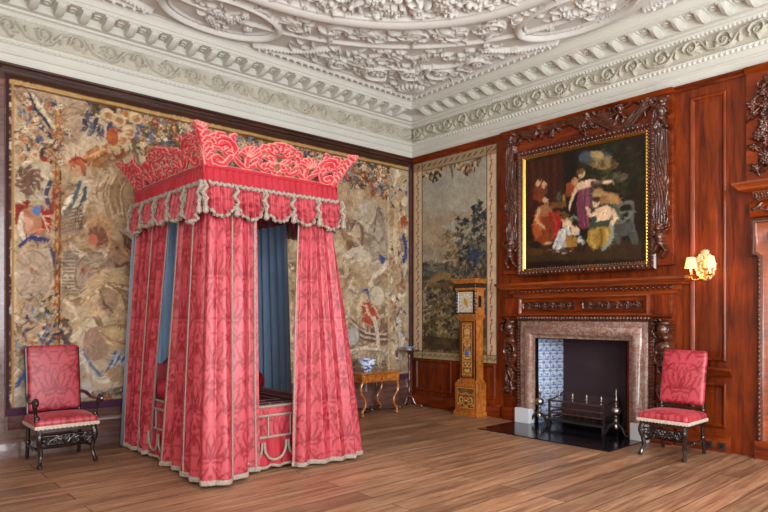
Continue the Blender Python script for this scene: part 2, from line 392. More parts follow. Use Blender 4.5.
def marble():
    m = mat('red grey marble', c(176, 140, 124), .22, coat=.3); nt = m.node_tree; N = nt.nodes; b = N['Principled BSDF']
    tc = N.new('ShaderNodeTexCoord'); t = N.new('ShaderNodeTexNoise'); t.inputs['Scale'].default_value = 9; t.inputs['Detail'].default_value = 8; t.inputs['Roughness'].default_value = .7; t.inputs['Distortion'].default_value = 2.2
    nt.links.new(tc.outputs['Object'], t.inputs['Vector']); r = N.new('ShaderNodeValToRGB'); cr = r.color_ramp
    cr.elements[0].position = .28; cr.elements[0].color = (*c(70, 44, 38), 1); cr.elements[1].position = .72; cr.elements[1].color = (*c(196, 188, 186), 1)
    for p, k in ((.4, c(150, 112, 96)), (.47, c(112, 76, 66)), (.54, c(166, 138, 124)), (.6, c(136, 112, 104))): e = cr.elements.new(p); e.color = (*k, 1)
    nt.links.new(t.outputs[0], r.inputs[0]); nt.links.new(r.outputs[0], b.inputs['Base Color']); return m
M['marble'] = marble()
def floor_mat():
    m = mat('old oak boards', (1, 1, 1), .38, spec=.45); nt = m.node_tree; N = nt.nodes; b = N['Principled BSDF']; L = nt.links.new
    tc = N.new('ShaderNodeTexCoord')
    br = N.new('ShaderNodeTexBrick'); br.offset = .37; br.inputs['Scale'].default_value = 1; br.inputs['Brick Width'].default_value = 3.1; br.inputs['Row Height'].default_value = .24
    br.inputs['Mortar Size'].default_value = .005; br.inputs['Mortar Smooth'].default_value = .3; br.inputs['Bias'].default_value = 0
    br.inputs['Color1'].default_value = (0, 0, 0, 1); br.inputs['Color2'].default_value = (1, 1, 1, 1); br.inputs['Mortar'].default_value = (.5, .5, .5, 1)
    L(tc.outputs['Object'], br.inputs['Vector'])
    bw = N.new('ShaderNodeRGBToBW'); L(br.outputs['Color'], bw.inputs[0])
    off = N.new('ShaderNodeCombineXYZ'); mu = N.new('ShaderNodeMath'); mu.operation = 'MULTIPLY'; mu.inputs[1].default_value = 37; L(bw.outputs[0], mu.inputs[0]); L(mu.outputs[0], off.inputs[0]); L(mu.outputs[0], off.inputs[2])
    ad = N.new('ShaderNodeVectorMath'); L(tc.outputs['Object'], ad.inputs[0]); L(off.outputs[0], ad.inputs[1])
    mp = N.new('ShaderNodeMapping'); mp.inputs['Scale'].default_value = (1.1, 17, 1); L(ad.outputs[0], mp.inputs[0])
    t = N.new('ShaderNodeTexNoise'); t.inputs['Scale'].default_value = 1; t.inputs['Detail'].default_value = 7; t.inputs['Roughness'].default_value = .68; t.inputs['Distortion'].default_value = .9; L(mp.outputs[0], t.inputs['Vector'])
    r = N.new('ShaderNodeValToRGB'); cr = r.color_ramp; cr.elements[0].position = .28; cr.elements[0].color = (*c(92, 56, 42), 1); cr.elements[1].position = .75; cr.elements[1].color = (*c(196, 154, 118), 1)
    e = cr.elements.new(.5); e.color = (*c(150, 108, 80), 1)
    L(t.outputs[0], r.inputs[0])
    t3 = N.new('ShaderNodeTexNoise'); t3.inputs['Scale'].default_value = .8; t3.inputs['Detail'].default_value = 3; L(tc.outputs['Object'], t3.inputs['Vector'])
    v = N.new('ShaderNodeMapRange'); v.inputs[3].default_value = .72; v.inputs[4].default_value = 1.22; L(bw.outputs[0], v.inputs[0])
    v2 = N.new('ShaderNodeMapRange'); v2.inputs[1].default_value = .3; v2.inputs[2].default_value = .7; v2.inputs[3].default_value = .85; v2.inputs[4].default_value = 1.15; L(t3.outputs[0], v2.inputs[0])
    mm = N.new('ShaderNodeMath'); mm.operation = 'MULTIPLY'; L(v.outputs[0], mm.inputs[0]); L(v2.outputs[0], mm.inputs[1])
    gap = N.new('ShaderNodeMapRange'); gap.inputs[3].default_value = 1; gap.inputs[4].default_value = .15; L(br.outputs['Fac'], gap.inputs[0])
    m2 = N.new('ShaderNodeMath'); m2.operation = 'MULTIPLY'; L(mm.outputs[0], m2.inputs[0]); L(gap.outputs[0], m2.inputs[1])
    sc = N.new('ShaderNodeVectorMath'); sc.operation = 'SCALE'; L(r.outputs[0], sc.inputs[0]); L(m2.outputs[0], sc.inputs['Scale']); L(sc.outputs[0], b.inputs['Base Color'])
    rr = N.new('ShaderNodeMapRange'); rr.inputs[3].default_value = .3; rr.inputs[4].default_value = .55; L(t.outputs[0], rr.inputs[0]); L(rr.outputs[0], b.inputs['Roughness'])
    bp = N.new('ShaderNodeBump'); bp.inputs['Strength'].default_value = .25; bp.inputs['Distance'].default_value = .006
    hs = N.new('ShaderNodeMath'); hs.operation = 'SUBTRACT'; L(t.outputs[0], hs.inputs[0]); L(br.outputs['Fac'], hs.inputs[1]); L(hs.outputs[0], bp.inputs['Height']); L(bp.outputs[0], b.inputs['Normal'])
    return m
M['floor'] = floor_mat()
# ------------------------------------------------------------------ the room shell
CZ = 5.25
def slab(name, m, *b): return struct(MB().box(*b).build(name, m, smooth=False))
slab('floor', M['floor'], RMX-.2, RMY-.2, -.1, .2, .2, 0)
slab('ceiling', M['ceil'], RMX-.2, RMY-.2, CZ, .2, .2, CZ+.15)
slab('wall_left', M['plaster'], RMX-.2, 0, 0, .2, .2, CZ)
# right wall with the chimney opening
FU0, FU1, FZ = 2.64, 4.04, 1.27
m = MB(); m.fbox(0, 0, -.25, FU0, CZ, 0, RW); m.fbox(FU1, 0, -.25, -RMY, CZ, 0, RW); m.fbox(FU0, FZ, -.25, FU1, CZ, 0, RW)
struct(m.build('wall_right', M['plaster'], smooth=False))
def windowwall(name, spans, f, n0, n1, L, k0):
    m = MB(); e = 0; Z0, Z1 = .9, 4.1
    for a, b in spans: m.fbox(e, 0, n0, a, CZ, n1, f); m.fbox(a, 0, n0, b, Z0, n1, f); m.fbox(a, Z1, n0, b, CZ, n1, f); e = b
    m.fbox(e, 0, n0, L, CZ, n1, f); struct(m.build(name, M['plaster'], smooth=False))
    for i, (a, b) in enumerate(spans):
        w = MB(); w.frame(a, Z0, b, Z1, [(0, n0+.05), (0, n0+.13), (.06, n0+.13), (.06, n0+.05)], f)
        for q in (1, 2): x = lerp(a, b, q/3); w.fbox(x-.015, Z0, n0+.06, x+.015, Z1, n0+.11, f)
        for q in range(1, 6): z = lerp(Z0, Z1, q/6); w.fbox(a, z-.015, n0+.065, b, z+.015, n0+.105, f)
        o = struct(w.build('window_%d' % (k0+i), M['plaster'], smooth=False))
        MB().fbox(a, Z0, n0+.08, b, Z1, n0+.085, f).build('pane', M['glass'], o, smooth=False)
windowwall('wall_back', [(-b, -a) for a, b in WINB[::-1]], lambda P: np.stack([-P[..., 0], RMY+P[..., 2], P[..., 1]], -1), -.25, 0, -RMX, 1)
windowwall('wall_side', [(-b, -a) for a, b in FILLWIN[::-1]], lambda P: np.stack([RMX+P[..., 2], -P[..., 0], P[..., 1]], -1), -.25, 0, -RMY, 4)  # windows in this wall are added for evener light

# cornice: one moulding round the room
prof = [(0, 4.39), (.05, 4.39), (.05, 4.42), (.035, 4.43), (.035, 4.5), (.055, 4.51), (.055, 4.53), (.04, 4.54), (.04, 4.61), (.075, 4.63), (.085, 4.66),
        (.06, 4.68), (.06, 4.90), (.085, 4.91), (.1, 4.93), (.12, 4.95), (.15, 4.96), (.15, 4.985), (.18, 4.99), (.2, 5.0), (.2, 5.085), (.44, 5.09), (.44, 5.13), (.455, 5.135),
        (.46, 5.15), (.475, 5.18), (.50, 5.2), (.505, 5.225), (.52, 5.23), (.52, CZ)]
m = MB(); m.grid(np.array([[(RMX+n, RMY+n, z), (0-n, RMY+n, z), (0-n, 0-n, z), (RMX+n, 0-n, z)] for n, z in prof]), cv=True)
struct(m.build('trim_1', M['plaster'], ang=25))
# acanthus brackets under the corona and small tooth mouldings
for k, f in ((2, LW), (3, RW)):
    sg = -1 if f is LW else 1
    m = MB(); u = .62
    while u < 9:
        a = sg*u
        P = []
        for (n, z) in [(.2, 5.0), (.26, 4.995), (.32, 5.005), (.38, 5.03), (.41, 5.045), (.425, 5.06), (.43, 5.085)]:
            P.append([(a-.046, 5.088, n), (a-.046, z+.008, n), (a-.03, z, n), (a, z-.012, n), (a+.03, z, n), (a+.046, z+.008, n), (a+.046, 5.088, n)])
        m.grid(f(np.array(P)))
        m.fbox(a-.07, 5.07, .2, a+.07, 5.088, .435, f)
        P = [(a+.13+.035*math.cos(t), 5.084, .32+.04*math.sin(t)) for t in np.linspace(0, 2*PI, 9)[:-1]]
        m.tube(f(np.array(P)).tolist(), .012, 5, closed=True)
        u += .262
    struct(m.build('trim_%d' % k, M['plaster']))
    # small repeated mouldings below
    lo, hi = (-9.0, -.1) if f is LW else (.1, 9.0)
    cv = Cv(lo, 4.905, hi, 4.945, .012)
    for i in range(int((hi-lo)/.05)): cv.blob(lo+.05*i, 4.925, .019, .017, h=.03)
    struct(cv.sheet('trim_%d' % (k+2), f, M['plaster'], base=.082, raised=True, colour=False))
    cv = Cv(lo, 4.61, hi, 4.66, .012)
    for i in range(int((hi-lo)/.06)): cv.blob(lo+.06*i, 4.635, .022, .019, h=.022)
    struct(cv.sheet('trim_%d' % (k+4), f, M['plaster'], base=.066, raised=True, colour=False))
    lo, hi = (-8.3, -.06) if f is LW else (.06, 7.2)
    cv = Cv(lo, 4.675, hi, 4.905, .0085)
    vine(cv, lo, hi, 4.685, 4.895, .36, h=.085, w=.14, seed=k)
    struct(cv.sheet('trim_%d' % (k+6), f, M['plastershade'], base=.061, colour=False))

# ceiling ornament in relief
EX, EY, EA, EB = -4.25, -3.95, 2.35, 2.1
CF = lambda P: np.stack([P[..., 0], P[..., 1], CZ-.004-P[..., 2]], -1)
cv = Cv(-6.5, -6.0, -.53, -.53, .011)
U, V = np.meshgrid(cv.u, cv.v); K = np.sqrt(((U-EX)/EA)**2+((V-EY)/EB)**2)
R = random.Random(3)
def ringband(k0, k1, h):  # plain moulded ring
    t = np.clip((K-k0)/(k1-k0), 0, 1); g = np.where((K > k0) & (K < k1), h*(.45+.55*np.sin(PI*t)**.6), 0); cv.H = np.maximum(cv.H, g)
ringband(1.0, 1.09, .11); ringband(.985, 1.01, .07); ringband(1.09, 1.12, .05); ringband(1.36, 1.39, .04)
def EP(k, a): return (EX+EA*k*math.cos(a), EY+EB*k*math.sin(a))
# medallions
MED = [(EX, -1.06, .8, .46), (-1.12, EY+.02, .46, .82)]
inm = np.zeros_like(U)
for mx, my, ra, rb in MED: inm = np.maximum(inm, (((U-mx)/ra)**2+((V-my)/rb)**2 < 1).astype(float))
cv.clip = 1-inm
# leafy ring of scrolling acanthus
n = 34
for i in range(n):
    a = 2*PI*i/n; x, y = EP(1.23, a); s = 1 if i % 2 else -1; ta = math.atan2(EB*math.cos(a), -EA*math.sin(a))
    spiral(cv, x, y, .17, ta+PI, s*1.2, .024, .06)
    flower(cv, x, y, .07, 6, .065, ph=a)
    for q in range(15):
        b = ta+R.uniform(-.9, .9)+(PI if q % 3 == 0 else 0); leaf(cv, x+R.uniform(-.2, .2), y+R.uniform(-.2, .2), b, R.uniform(.12, .26), R.uniform(.011, .022), s*R.uniform(.8, 2.4), R.uniform(.03, .065))
    for q in range(3):
        leaf(cv, x, y, ta+s*(.5+.35*q), .26-.03*q, .03, -s*1.5, .06)
# inner wreath, high relief
for i in range(900):
    a = R.uniform(0, 2*PI); k = R.uniform(.76, .985); x, y = EP(k, a)
    if i % 4 == 0: flower(cv, x, y, R.uniform(.05, .085), 6, R.uniform(.07, .11), ph=a)
    elif i % 4 == 1: cv.blob(x, y, R.uniform(.03, .06), h=R.uniform(.07, .12))
    else: leaf(cv, x, y, R.uniform(0, 6.3), R.uniform(.1, .2), R.uniform(.02, .035), R.uniform(-1.5, 1.5), R.uniform(.05, .1))
# corner spandrels
def spandrel(x0, y0, dx, dy):
    P = lambda a, b: (x0+dx*a, y0+dy*b)
    for q, (a0, a1) in enumerate([((0, 0), (2.95, 0)), ((0, 0), (0, 2.75))]):
        cv.line([P(*a0), P(*a1)], .035, h=.06)
        cv.line([P(a0[0]+.07, a0[1]+.07), P(max(a1[0]-.1, .07), max(a1[1]-.1, .07))], .014, h=.03)
        L = max(a1); k = 0
        while k < L: cv.blob(*P(*( (k, -.005) if q == 0 else (-.005, k))), .03, .03, h=.09); k += .115
    # returns curving in beside the medallions
    for A in ([(2.95, 0), (2.6, .12), (2.35, .3), (2.15, .55)], [(0, 2.75), (.12, 2.4), (.3, 2.15), (.55, 1.95)]):
        pts = [P(*p) for p in spline(A, 7)]; cv.line(pts, .04, h=.05)
        for p in pts[::1]: cv.blob(p[0], p[1], .03, h=.07)
    reg = lambda a, b: a > .1 and b > .1 and (((x0+dx*a-EX)/EA)**2+((y0+dy*b-EY)/EB)**2) > 1.42**2
    cv.curve([P(.3, .55), P(.9, .75), P(1.3, .45), P(1.9, .4), P(2.4, .25)], .03, .015, h=.06)
    cv.curve([P(.55, .3), P(.75, .9), P(.45, 1.3), P(.4, 1.8), P(.25, 2.3)], .03, .015, h=.06)
    for (a, b, r, t) in ((1.12, .42, .24, 1), (.42, 1.05, .24, -1), (1.75, .3, .15, -1), (.3, 1.65, .15, 1), (.72, .72, .2, 1)):
        x, y = P(a, b); spiral(cv, x, y, r, R.uniform(0, 6), t*1.5, .03, .085); flower(cv, x, y, r*.5, 6, .1)
    # shell in the corner
    for q in range(7):
        an = math.atan2(dy, dx)+(q-3)*.3; x, y = P(.22, .22); cv.line([(x, y), (x+.24*math.cos(an), y+.24*math.sin(an))], .018, .034, h=.09)
    for q in range(420):
        a, b = R.uniform(.1, 2.5), R.uniform(.1, 2.3)
        if not reg(a, b): continue
        x, y = P(a, b)
        leaf(cv, x, y, R.uniform(0, 6.3), R.uniform(.09, .22), R.uniform(.009, .02), R.uniform(-2.6, 2.6), R.uniform(.03, .06))
        if q % 8 == 0: flower(cv, x, y, R.uniform(.04, .065), 6, .065)
spandrel(-.6, -.6, -1, -1)
spandrel(-7.9, -.6, 1, -1)
spandrel(-.6, -7.3, -1, 1)
cv.clip = None
for mx, my, ra, rb in MED:
    d = np.sqrt(((U-mx)/ra)**2+((V-my)/rb)**2)
    cv.H = np.maximum(cv.H, np.where((d > .86) & (d < 1), .07*np.sin(PI*np.clip((d-.86)/.14, 0, 1))**.5+.01, 0))
    cv.H = np.maximum(cv.H, np.where((d > .80) & (d < .84), .025, 0))
    for q in range(52):
        a = R.uniform(0, 6.3); k = R.uniform(0, .6); x, y = mx+ra*k*math.cos(a), my+rb*k*math.sin(a)
        if q % 5 == 0: flower(cv, x, y, .06, 5, .08)
        else: leaf(cv, x, y, R.uniform(0, 6.3), R.uniform(.08, .18), R.uniform(.011, .024), R.uniform(-2, 2), R.uniform(.03, .06))
struct(cv.sheet('trim_10', CF, M['ceil'], colour=False))

# ------------------------------------------------------------------ left wall: capping, dado, panelling beside the tapestry
m = MB(); m.fbox(-6.38, 4.33, 0, -.0, 4.40, .05, LW); m.run([(0, 4.36), (.05, 4.36), (.07, 4.38), (.07, 4.4), (0, 4.4)], RMX, -.02, LW)
m.fbox(RMX, 4.22, 0, -.02, 4.36, .018, LW)
struct(m.build('trim_11', M['darkwood'], bevel=.003))
m = MB(); m.fbox(RMX, 0, 0, 0, 4.36, .012, LW); struct(m.build('trim_12', M['dado']))
m = MB()
m.run([(0, 0), (.045, 0), (.045, .16), (.035, .18), (.03, .2), (.018, .22), (0, .22)], RMX, -.04, LW)
struct(m.build('baseboard_left', M['dado'], bevel=.002))
m = MB()
m.run([(.0, .84), (.03, .85), (.045, .88), (.055, .93), (.04, .95), (0, .95)], RMX, -6.4, LW)
for a, b in [(-7.9, -6.55), (-9.3, -8.1)]:
    m.frame(a, 1.05, b, 4.15, [(0, .012), (.0, .03), (.03, .035), (.05, .02), (.06, .014)], LW)
for a, b in [(-9.3, -8.1), (-7.9, -6.5), (-6.35, -5.0), (-4.8, -3.5), (-3.3, -2.1), (-1.95, -1.05), (-.95, -.1)]:
    m.frame(a, .28, b, .8, [(0, .012), (.0, .026), (.03, .03), (.045, .018), (.09, .014), (.1, .022)], LW)
struct(m.build('trim_13', M['dado']))
m = MB()
m.run([(.0, 1.0), (.03, 1.0), (.03, 1.06), (0, 1.06)], -6.55, -6.38, LW)
struct(m.build('trim_14', M['darkwood']))

# ------------------------------------------------------------------ right wall panelling
m = MB(); 
for a, b in ((0, FU0), (FU1, 9.45)): m.fbox(a, 0, .0, b, 4.39, .012, RW)
m.fbox(FU0, FZ, 0, FU1, 4.39, .012, RW)
struct(m.build('trim_15', M['panel']))
m = MB(); m.run([(0, 4.33), (.03, 4.33), (.04, 4.36), (.07, 4.38), (.07, 4.4), (0, 4.4)], .02, 9.4, RW)
struct(m.build('trim_16', M['panelh']))
m = MB()
BP = [(0, 0), (.07, 0), (.07, .14), (.06, .16), (.045, .17), (.03, .2), (.015, .2), (0, .2)]
m.run(BP, .05, 2.0, RW, 0, 0); m.run(BP, 4.68, 5.3, RW)
struct(m.build('baseboard_right', M['panelh'], bevel=.002))
m = MB()
RP = [(0, .86), (.02, .87), (.03, .9), (.06, .93), (.07, .96), (.05, .985), (0, .99)]
m.run(RP, 4.66, 5.3, RW)
struct(m.build('trim_17', M['panelh'], bevel=.002))
PN = [(0, .012), (0, .035), (.012, .045), (.03, .04), (.042, .024), (.05, .016), (.10, .016), (.11, .022)]
m = MB()
for a, b in ((.12, .98), (1.08, 1.9)): m.frame(a, .27, b, .82, PN, RW); m.fbox(a+.105, .375, .01, b-.105, .715, .022, RW)
a0, _ = onR(691, 100); a1, _ = onR(727, 90)
m.frame(a0, 1.06, a1, 4.22, PN, RW); m.fbox(a0+.105, 1.165, .01, a1-.105, 4.115, .022, RW)
m.frame(a0, .28, a1, .8, PN, RW); m.fbox(a0+.105, .385, .01, a1-.105, .695, .022, RW)
struct(m.build('trim_18', M['panel']))
# ------------------------------------------------------------------ overmantel with carved drapery
OP = .09
om = thing('overmantel', 'carved red-brown wooden overmantel with drapery and cherubs around the big painting', 'overmantel', (0, -3.33, 2.3))
u0 = onR(503, 150, OP)[0]; u1 = onR(673, 150, OP)[0]
m = MB(); m.fbox(u0, 2.22, 0, u1, 4.375, OP, RW)
m.build('back_panel', M['panelh'], om, bevel=.004, world=True)
m = MB(); m.run([(OP, 4.33), (OP+.02, 4.335), (OP+.03, 4.36), (OP+.06, 4.38), (OP+.06, 4.388), (0, 4.388), (0, 4.33)], u0-.01, u1+.01, RW)
m.build('top_moulding', M['panelh'], om, world=True)
cu0, cv1 = onR(524, 158, OP+.06); cu1 = onR(645, 134, OP+.06)[0]; cz1 = 3.93; cz0 = 2.31
cz1 = (onR(524, 158, OP+.06)[1]+onR(645, 134, OP+.06)[1])/2; cz0 = (onR(524, 270, OP+.06)[1]+onR(645, 262, OP+.06)[1])/2
# egg-carved outer frame
fw = .115
m = MB(); m.frame(cu0-fw-.02, cz0-fw+.02, cu1+fw+.02, cz1+fw+.02, [(0, OP), (0, OP+.05), (.02, OP+.07), (.05, OP+.075), (.1, OP+.05), (.104, OP+.04), (.108, OP+.0)], RW)
fr = m.build('carved_frame', M['carve'], om, world=True)
cv = Cv(cu0-fw-.03, cz0-fw, cu1+fw+.03, cz1+fw+.02, .008)
def rowblobs(cv, p, q, step, rx, ry, h, base=0):
    L = math.hypot(q[0]-p[0], q[1]-p[1]); n = int(L/step); a = math.atan2(q[1]-p[1], q[0]-p[0])
    for i in range(n+1): t = i/n; cv.blob(lerp(p[0], q[0], t), lerp(p[1], q[1], t), rx, ry, a, None, h, base)
for d, st, r, h in ((.045, .062, .024, .026), (.098, .04, .014, .016)):
    a, b, e, g = cu0-fw-.02+d, cz0-fw+.02+d, cu1+fw+.02-d, cz1+fw+.02-d
    for p, q in (((a, b), (e, b)), ((e, b), (e, g)), ((e, g), (a, g)), ((a, g), (a, b))): rowblobs(cv, p, q, st, r*.8, r*1.1, h)
o = cv.sheet('egg_carving', RW, M['carve'], om, raised=True, base=OP+.062, colour=False); o.parent = fr
# carved drapery, putti and foliage
R = random.Random(11)
cv = Cv(u0+.03, 2.26, u1-.03, 4.33, .0085)
def folds(cv, pts, w, h, k=4):
    P = spline(pts, 6)
    cv.line(P, w, h=h*.5)
    for q in range(k):
        o = (q-(k-1)/2)*w*2/k*.85; Q = []
        for i, p in enumerate(P):
            t = (P[min(i+1, len(P)-1)][0]-P[max(i-1, 0)][0], P[min(i+1, len(P)-1)][1]-P[max(i-1, 0)][1]); L = math.hypot(*t)+1e-9
            wob = 1+.2*math.sin(i*.9+q); Q.append((p[0]-t[1]/L*o*wob, p[1]+t[0]/L*o*wob))
        cv.line(Q, w/k*.95, h=h*.55, base=h*.35)
TL = lambda px, py: onR(px, py, OP)
for pts in ([(512, 128), (530, 134), (556, 126), (571, 121)], [(571, 121), (600, 121), (622, 128), (636, 118), (652, 100)]):
    folds(cv, [TL(*p) for p in pts], .07, .08)
putto(cv, *TL(541, 128), .34, 1, .1); putto(cv, *TL(590, 118), .36, -1, .1); putto(cv, *TL(622, 112), .34, 1, .1)
putto(cv, *TL(664, 116), .46, -1, .1); putto(cv, *TL(515, 134), .3, 1, .09)
for q in range(26):
    px = R.uniform(508, 668); py = lerp(136, 104, (px-508)/160)+R.uniform(-7, 9); x, y = TL(px, py)
    if R.random() < .4: flower(cv, x, y, R.uniform(.05, .08), 6, .075)
    for k in range(3): leaf(cv, x, y, R.uniform(0, 6.3), R.uniform(.12, .24), .022, R.uniform(-1.5, 1.5), .06)
for (a, b) in ((548, 570), (560, 548), (610, 640)):   # crossed trophies
    cv.line([TL(a, lerp(142, 108, (a-508)/160)), TL(b, lerp(128, 92, (b-508)/160))], .018, .012, h=.07)
for sx, (x0, x1) in ((-1, (506, 520)), (1, (650, 672))):
    xm = (x0+x1)/2; U = lambda f, z: (lerp(TL(x0, 200)[0], TL(x1, 200)[0], f), z)
    folds(cv, [U(.5, 4.15), U(.35, 3.7), U(.55, 3.3), U(.5, 2.95)], .085, .08, 5)
    folds(cv, [U(.45, 3.3), U(.6, 3.0), U(.55, 2.72)], .11, .09, 6)
    folds(cv, [U(.7, 3.9), U(.8, 3.4), U(.75, 3.05)], .05, .07, 3)
    for q in range(10):
        x, y = U(R.uniform(.2, .8), R.uniform(2.6, 2.85)); flower(cv, x, y, .05, 5, .09)
    putto(cv, *U(.5, 2.52), .42, sx, .1)
    flower(cv, *U(.5, 4.2), .1, 7, .09)
cv.sheet('carved_drapery', RW, M['carve'], om, raised=True, base=OP, colour=False)

# ------------------------------------------------------------------ the painting
pt = thing('painting', 'large dark oil painting of classical women and children in a gilt slip frame', 'painting', (-OP, -3.33, 2.31))
cv = Cv(cu0, cz0, cu1, cz1, .0085, c(34, 24, 16))
T = lambda X, Y: onR(520+X/3.608, 130+Y/3.606, OP+.03)         # coordinates read on a magnified view of the picture
def pp(pts, col, al=1): cv.poly([T(*p) for p in pts], col, al=al)
def pe(X, Y, rx, ry, col, a=0, al=1):
    x, y = T(X, Y); s = abs(T(X+10, Y)[0]-x)/10; t = abs(T(X, Y+10)[1]-y)/10; cv.blob(x, y, rx*s, ry*t, -a, col, al=al)
def pl(pts, w, col, al=1, w1=None):
    t = abs(T(pts[0][0], pts[0][1]+10)[1]-T(*pts[0])[1])/10; cv.line([T(*p) for p in spline(pts, 4)], w*t, (w if w1 is None else w1)*t, col=col, al=al)
R = random.Random(5)
for q in range(60): pe(R.uniform(20, 440), R.uniform(30, 470), R.uniform(15, 50), R.uniform(12, 40), (c(44, 32, 18), c(26, 18, 12), c(52, 40, 24), c(30, 26, 14))[q % 4], R.uniform(0, 3), .35)
pp([(22, 120), (150, 90), (155, 250), (120, 280), (22, 330)], c(70, 28, 18), .8)
for q in range(9): pl([(28+14*q, 118-2*q), (34+13*q, 180), (26+14*q, 270)], 3, c(104, 44, 26) if q % 2 else c(40, 16, 12), .5)
pp([(160, 90), (200, 80), (205, 260), (165, 255)], c(24, 18, 12))
pe(270, 100, 60, 26, c(92, 104, 108), .2, .8); pe(300, 120, 55, 22, c(176, 142, 88), .3, .7); pe(275, 88, 30, 12, c(214, 176, 112), .4, .8); pe(340, 175, 50, 20, c(120, 112, 84), 0, .6); pe(235, 90, 22, 14, c(70, 88, 100), 0, .7)
for q in range(90): pe(R.uniform(300, 440), R.uniform(50, 230), R.uniform(6, 16), R.uniform(5, 12), (c(34, 40, 20), c(58, 60, 30), c(24, 26, 14))[q % 3], R.uniform(0, 3), .6)
for q in range(40): pe(R.uniform(210, 300), R.uniform(110, 190), R.uniform(6, 14), R.uniform(5, 10), (c(38, 42, 22), c(60, 58, 30))[q % 2], 0, .6)
pp([(22, 400), (436, 400), (436, 465), (22, 475)], c(72, 50, 30), .7)
SK = c(222, 170, 124); SKL = c(244, 204, 164)
# background women
pp([(52, 205), (72, 190), (84, 230), (80, 260), (46, 250)], c(140, 62, 36)); pe(64, 192, 8, 11, SK); pe(86, 200, 9, 12, SK); pp([(74, 215), (100, 215), (108, 240), (80, 245)], c(120, 70, 40)); pp([(110, 262), (165, 258), (170, 275), (108, 285)], c(120, 78, 40)); pe(140, 240, 8, 16, c(90, 90, 70)); pe(158, 246, 6, 12, c(160, 120, 60))
pp([(165, 195), (200, 180), (215, 215), (185, 240), (165, 235)], c(156, 74, 40)); pe(198, 185, 12, 15, c(200, 140, 96))
# seated woman, left
pp([(62, 280), (100, 262), (118, 290), (108, 320), (66, 310)], c(170, 110, 74)); pe(98, 246, 14, 16, c(58, 34, 22)); pe(90, 252, 9, 11, SK)
pp([(50, 320), (105, 310), (108, 400), (88, 415), (60, 408), (46, 370)], c(150, 66, 30)); pp([(55, 300), (75, 300), (80, 380), (58, 390), (48, 350)], c(190, 92, 44)); pl([(68, 290), (62, 325), (84, 350)], 7, SK, 1, 5); pe(100, 408, 14, 5, SK)
# cradle and child
pp([(104, 300), (140, 290), (150, 330), (135, 390), (112, 400)], c(176, 34, 30)); pl([(116, 300), (130, 340), (118, 392)], 4, c(214, 60, 46)); pl([(112, 400), (120, 320), (160, 298), (176, 330)], 4, c(120, 84, 46))
pp([(140, 360), (176, 350), (186, 385), (170, 420), (130, 432), (116, 425)], c(226, 222, 216)); pl([(150, 370), (140, 400), (128, 425)], 3, c(170, 168, 170)); pl([(168, 365), (165, 395), (150, 425)], 3, c(186, 184, 182))
pe(168, 340, 17, 15, SKL); pe(160, 322, 11, 12, SK); pe(158, 314, 12, 8, c(120, 74, 34)); pl([(175, 340), (196, 356), (210, 362)], 6, SKL); pl([(182, 322), (195, 310), (205, 320)], 5, c(120, 130, 110))
pe(198, 366, 15, 13, SKL); pp([(165, 380), (205, 385), (210, 420), (170, 425)], c(160, 112, 44)); pe(186, 404, 24, 20, c(176, 130, 56), 0, .8)
# little dog
pp([(205, 375), (235, 368), (242, 400), (232, 440), (224, 440), (226, 415), (216, 412), (216, 442), (208, 440)], c(30, 26, 26)); pe(216, 395, 8, 14, c(226, 220, 212)); pe(228, 405, 6, 9, c(200, 196, 190)); pe(208, 372, 7, 7, c(210, 200, 190))
# standing woman in mauve
pp([(212, 190), (262, 180), (262, 235), (252, 290), (252, 345), (232, 360), (212, 352), (204, 270)], c(122, 58, 78)); pp([(226, 200), (250, 196), (246, 345), (230, 352)], c(160, 90, 106), .7); pl([(238, 215), (232, 280), (240, 345)], 3, c(86, 36, 54))
pp([(206, 192), (250, 178), (256, 205), (212, 215)], SKL); pe(222, 158, 12, 16, SKL); pe(218, 150, 15, 11, c(130, 84, 44)); pl([(250, 184), (290, 190), (318, 186), (332, 184)], 7, SKL, 1, 4)
pl([(206, 205), (190, 240), (178, 280)], 7, SKL, 1, 4); pp([(262, 186), (300, 182), (290, 240), (265, 240)], c(70, 50, 46), .8); pl([(262, 190), (258, 230), (262, 280)], 7, c(86, 66, 70))
# seated women, right
pp([(262, 230), (300, 216), (350, 232), (368, 262), (352, 300), (300, 280)], c(168, 122, 78)); pe(278, 232, 15, 17, c(206, 160, 106)); pe(282, 222, 16, 9, c(190, 150, 100)); pp([(300, 225), (350, 238), (358, 268), (320, 262)], c(196, 150, 96), .8)
pp([(300, 262), (345, 268), (372, 300), (366, 340), (332, 350), (296, 372), (240, 360), (262, 320)], c(64, 78, 62)); pp([(340, 275), (366, 300), (352, 345), (330, 350)], c(92, 104, 82), .7)
pp([(272, 285), (312, 270), (336, 285), (322, 325), (280, 330)], SKL); pe(274, 262, 13, 16, SKL); pe(276, 250, 15, 10, c(70, 42, 26)); pl([(334, 290), (342, 315), (328, 345)], 8, SKL); pl([(276, 300), (252, 306), (242, 280)], 7, SKL, 1, 5); pe(296, 300, 7, 7, c(250, 214, 180))
pp([(250, 355), (320, 345), (332, 372), (322, 420), (262, 430), (240, 405)], c(178, 138, 60)); pl([(262, 362), (258, 400), (270, 424)], 5, c(216, 178, 92)); pl([(290, 358), (296, 400), (286, 424)], 5, c(130, 94, 36)); pl([(312, 358), (320, 400)], 5, c(206, 170, 96))
pl([(330, 350), (338, 370), (322, 405), (298, 430)], 9, c(150, 160, 144), .9, 6)
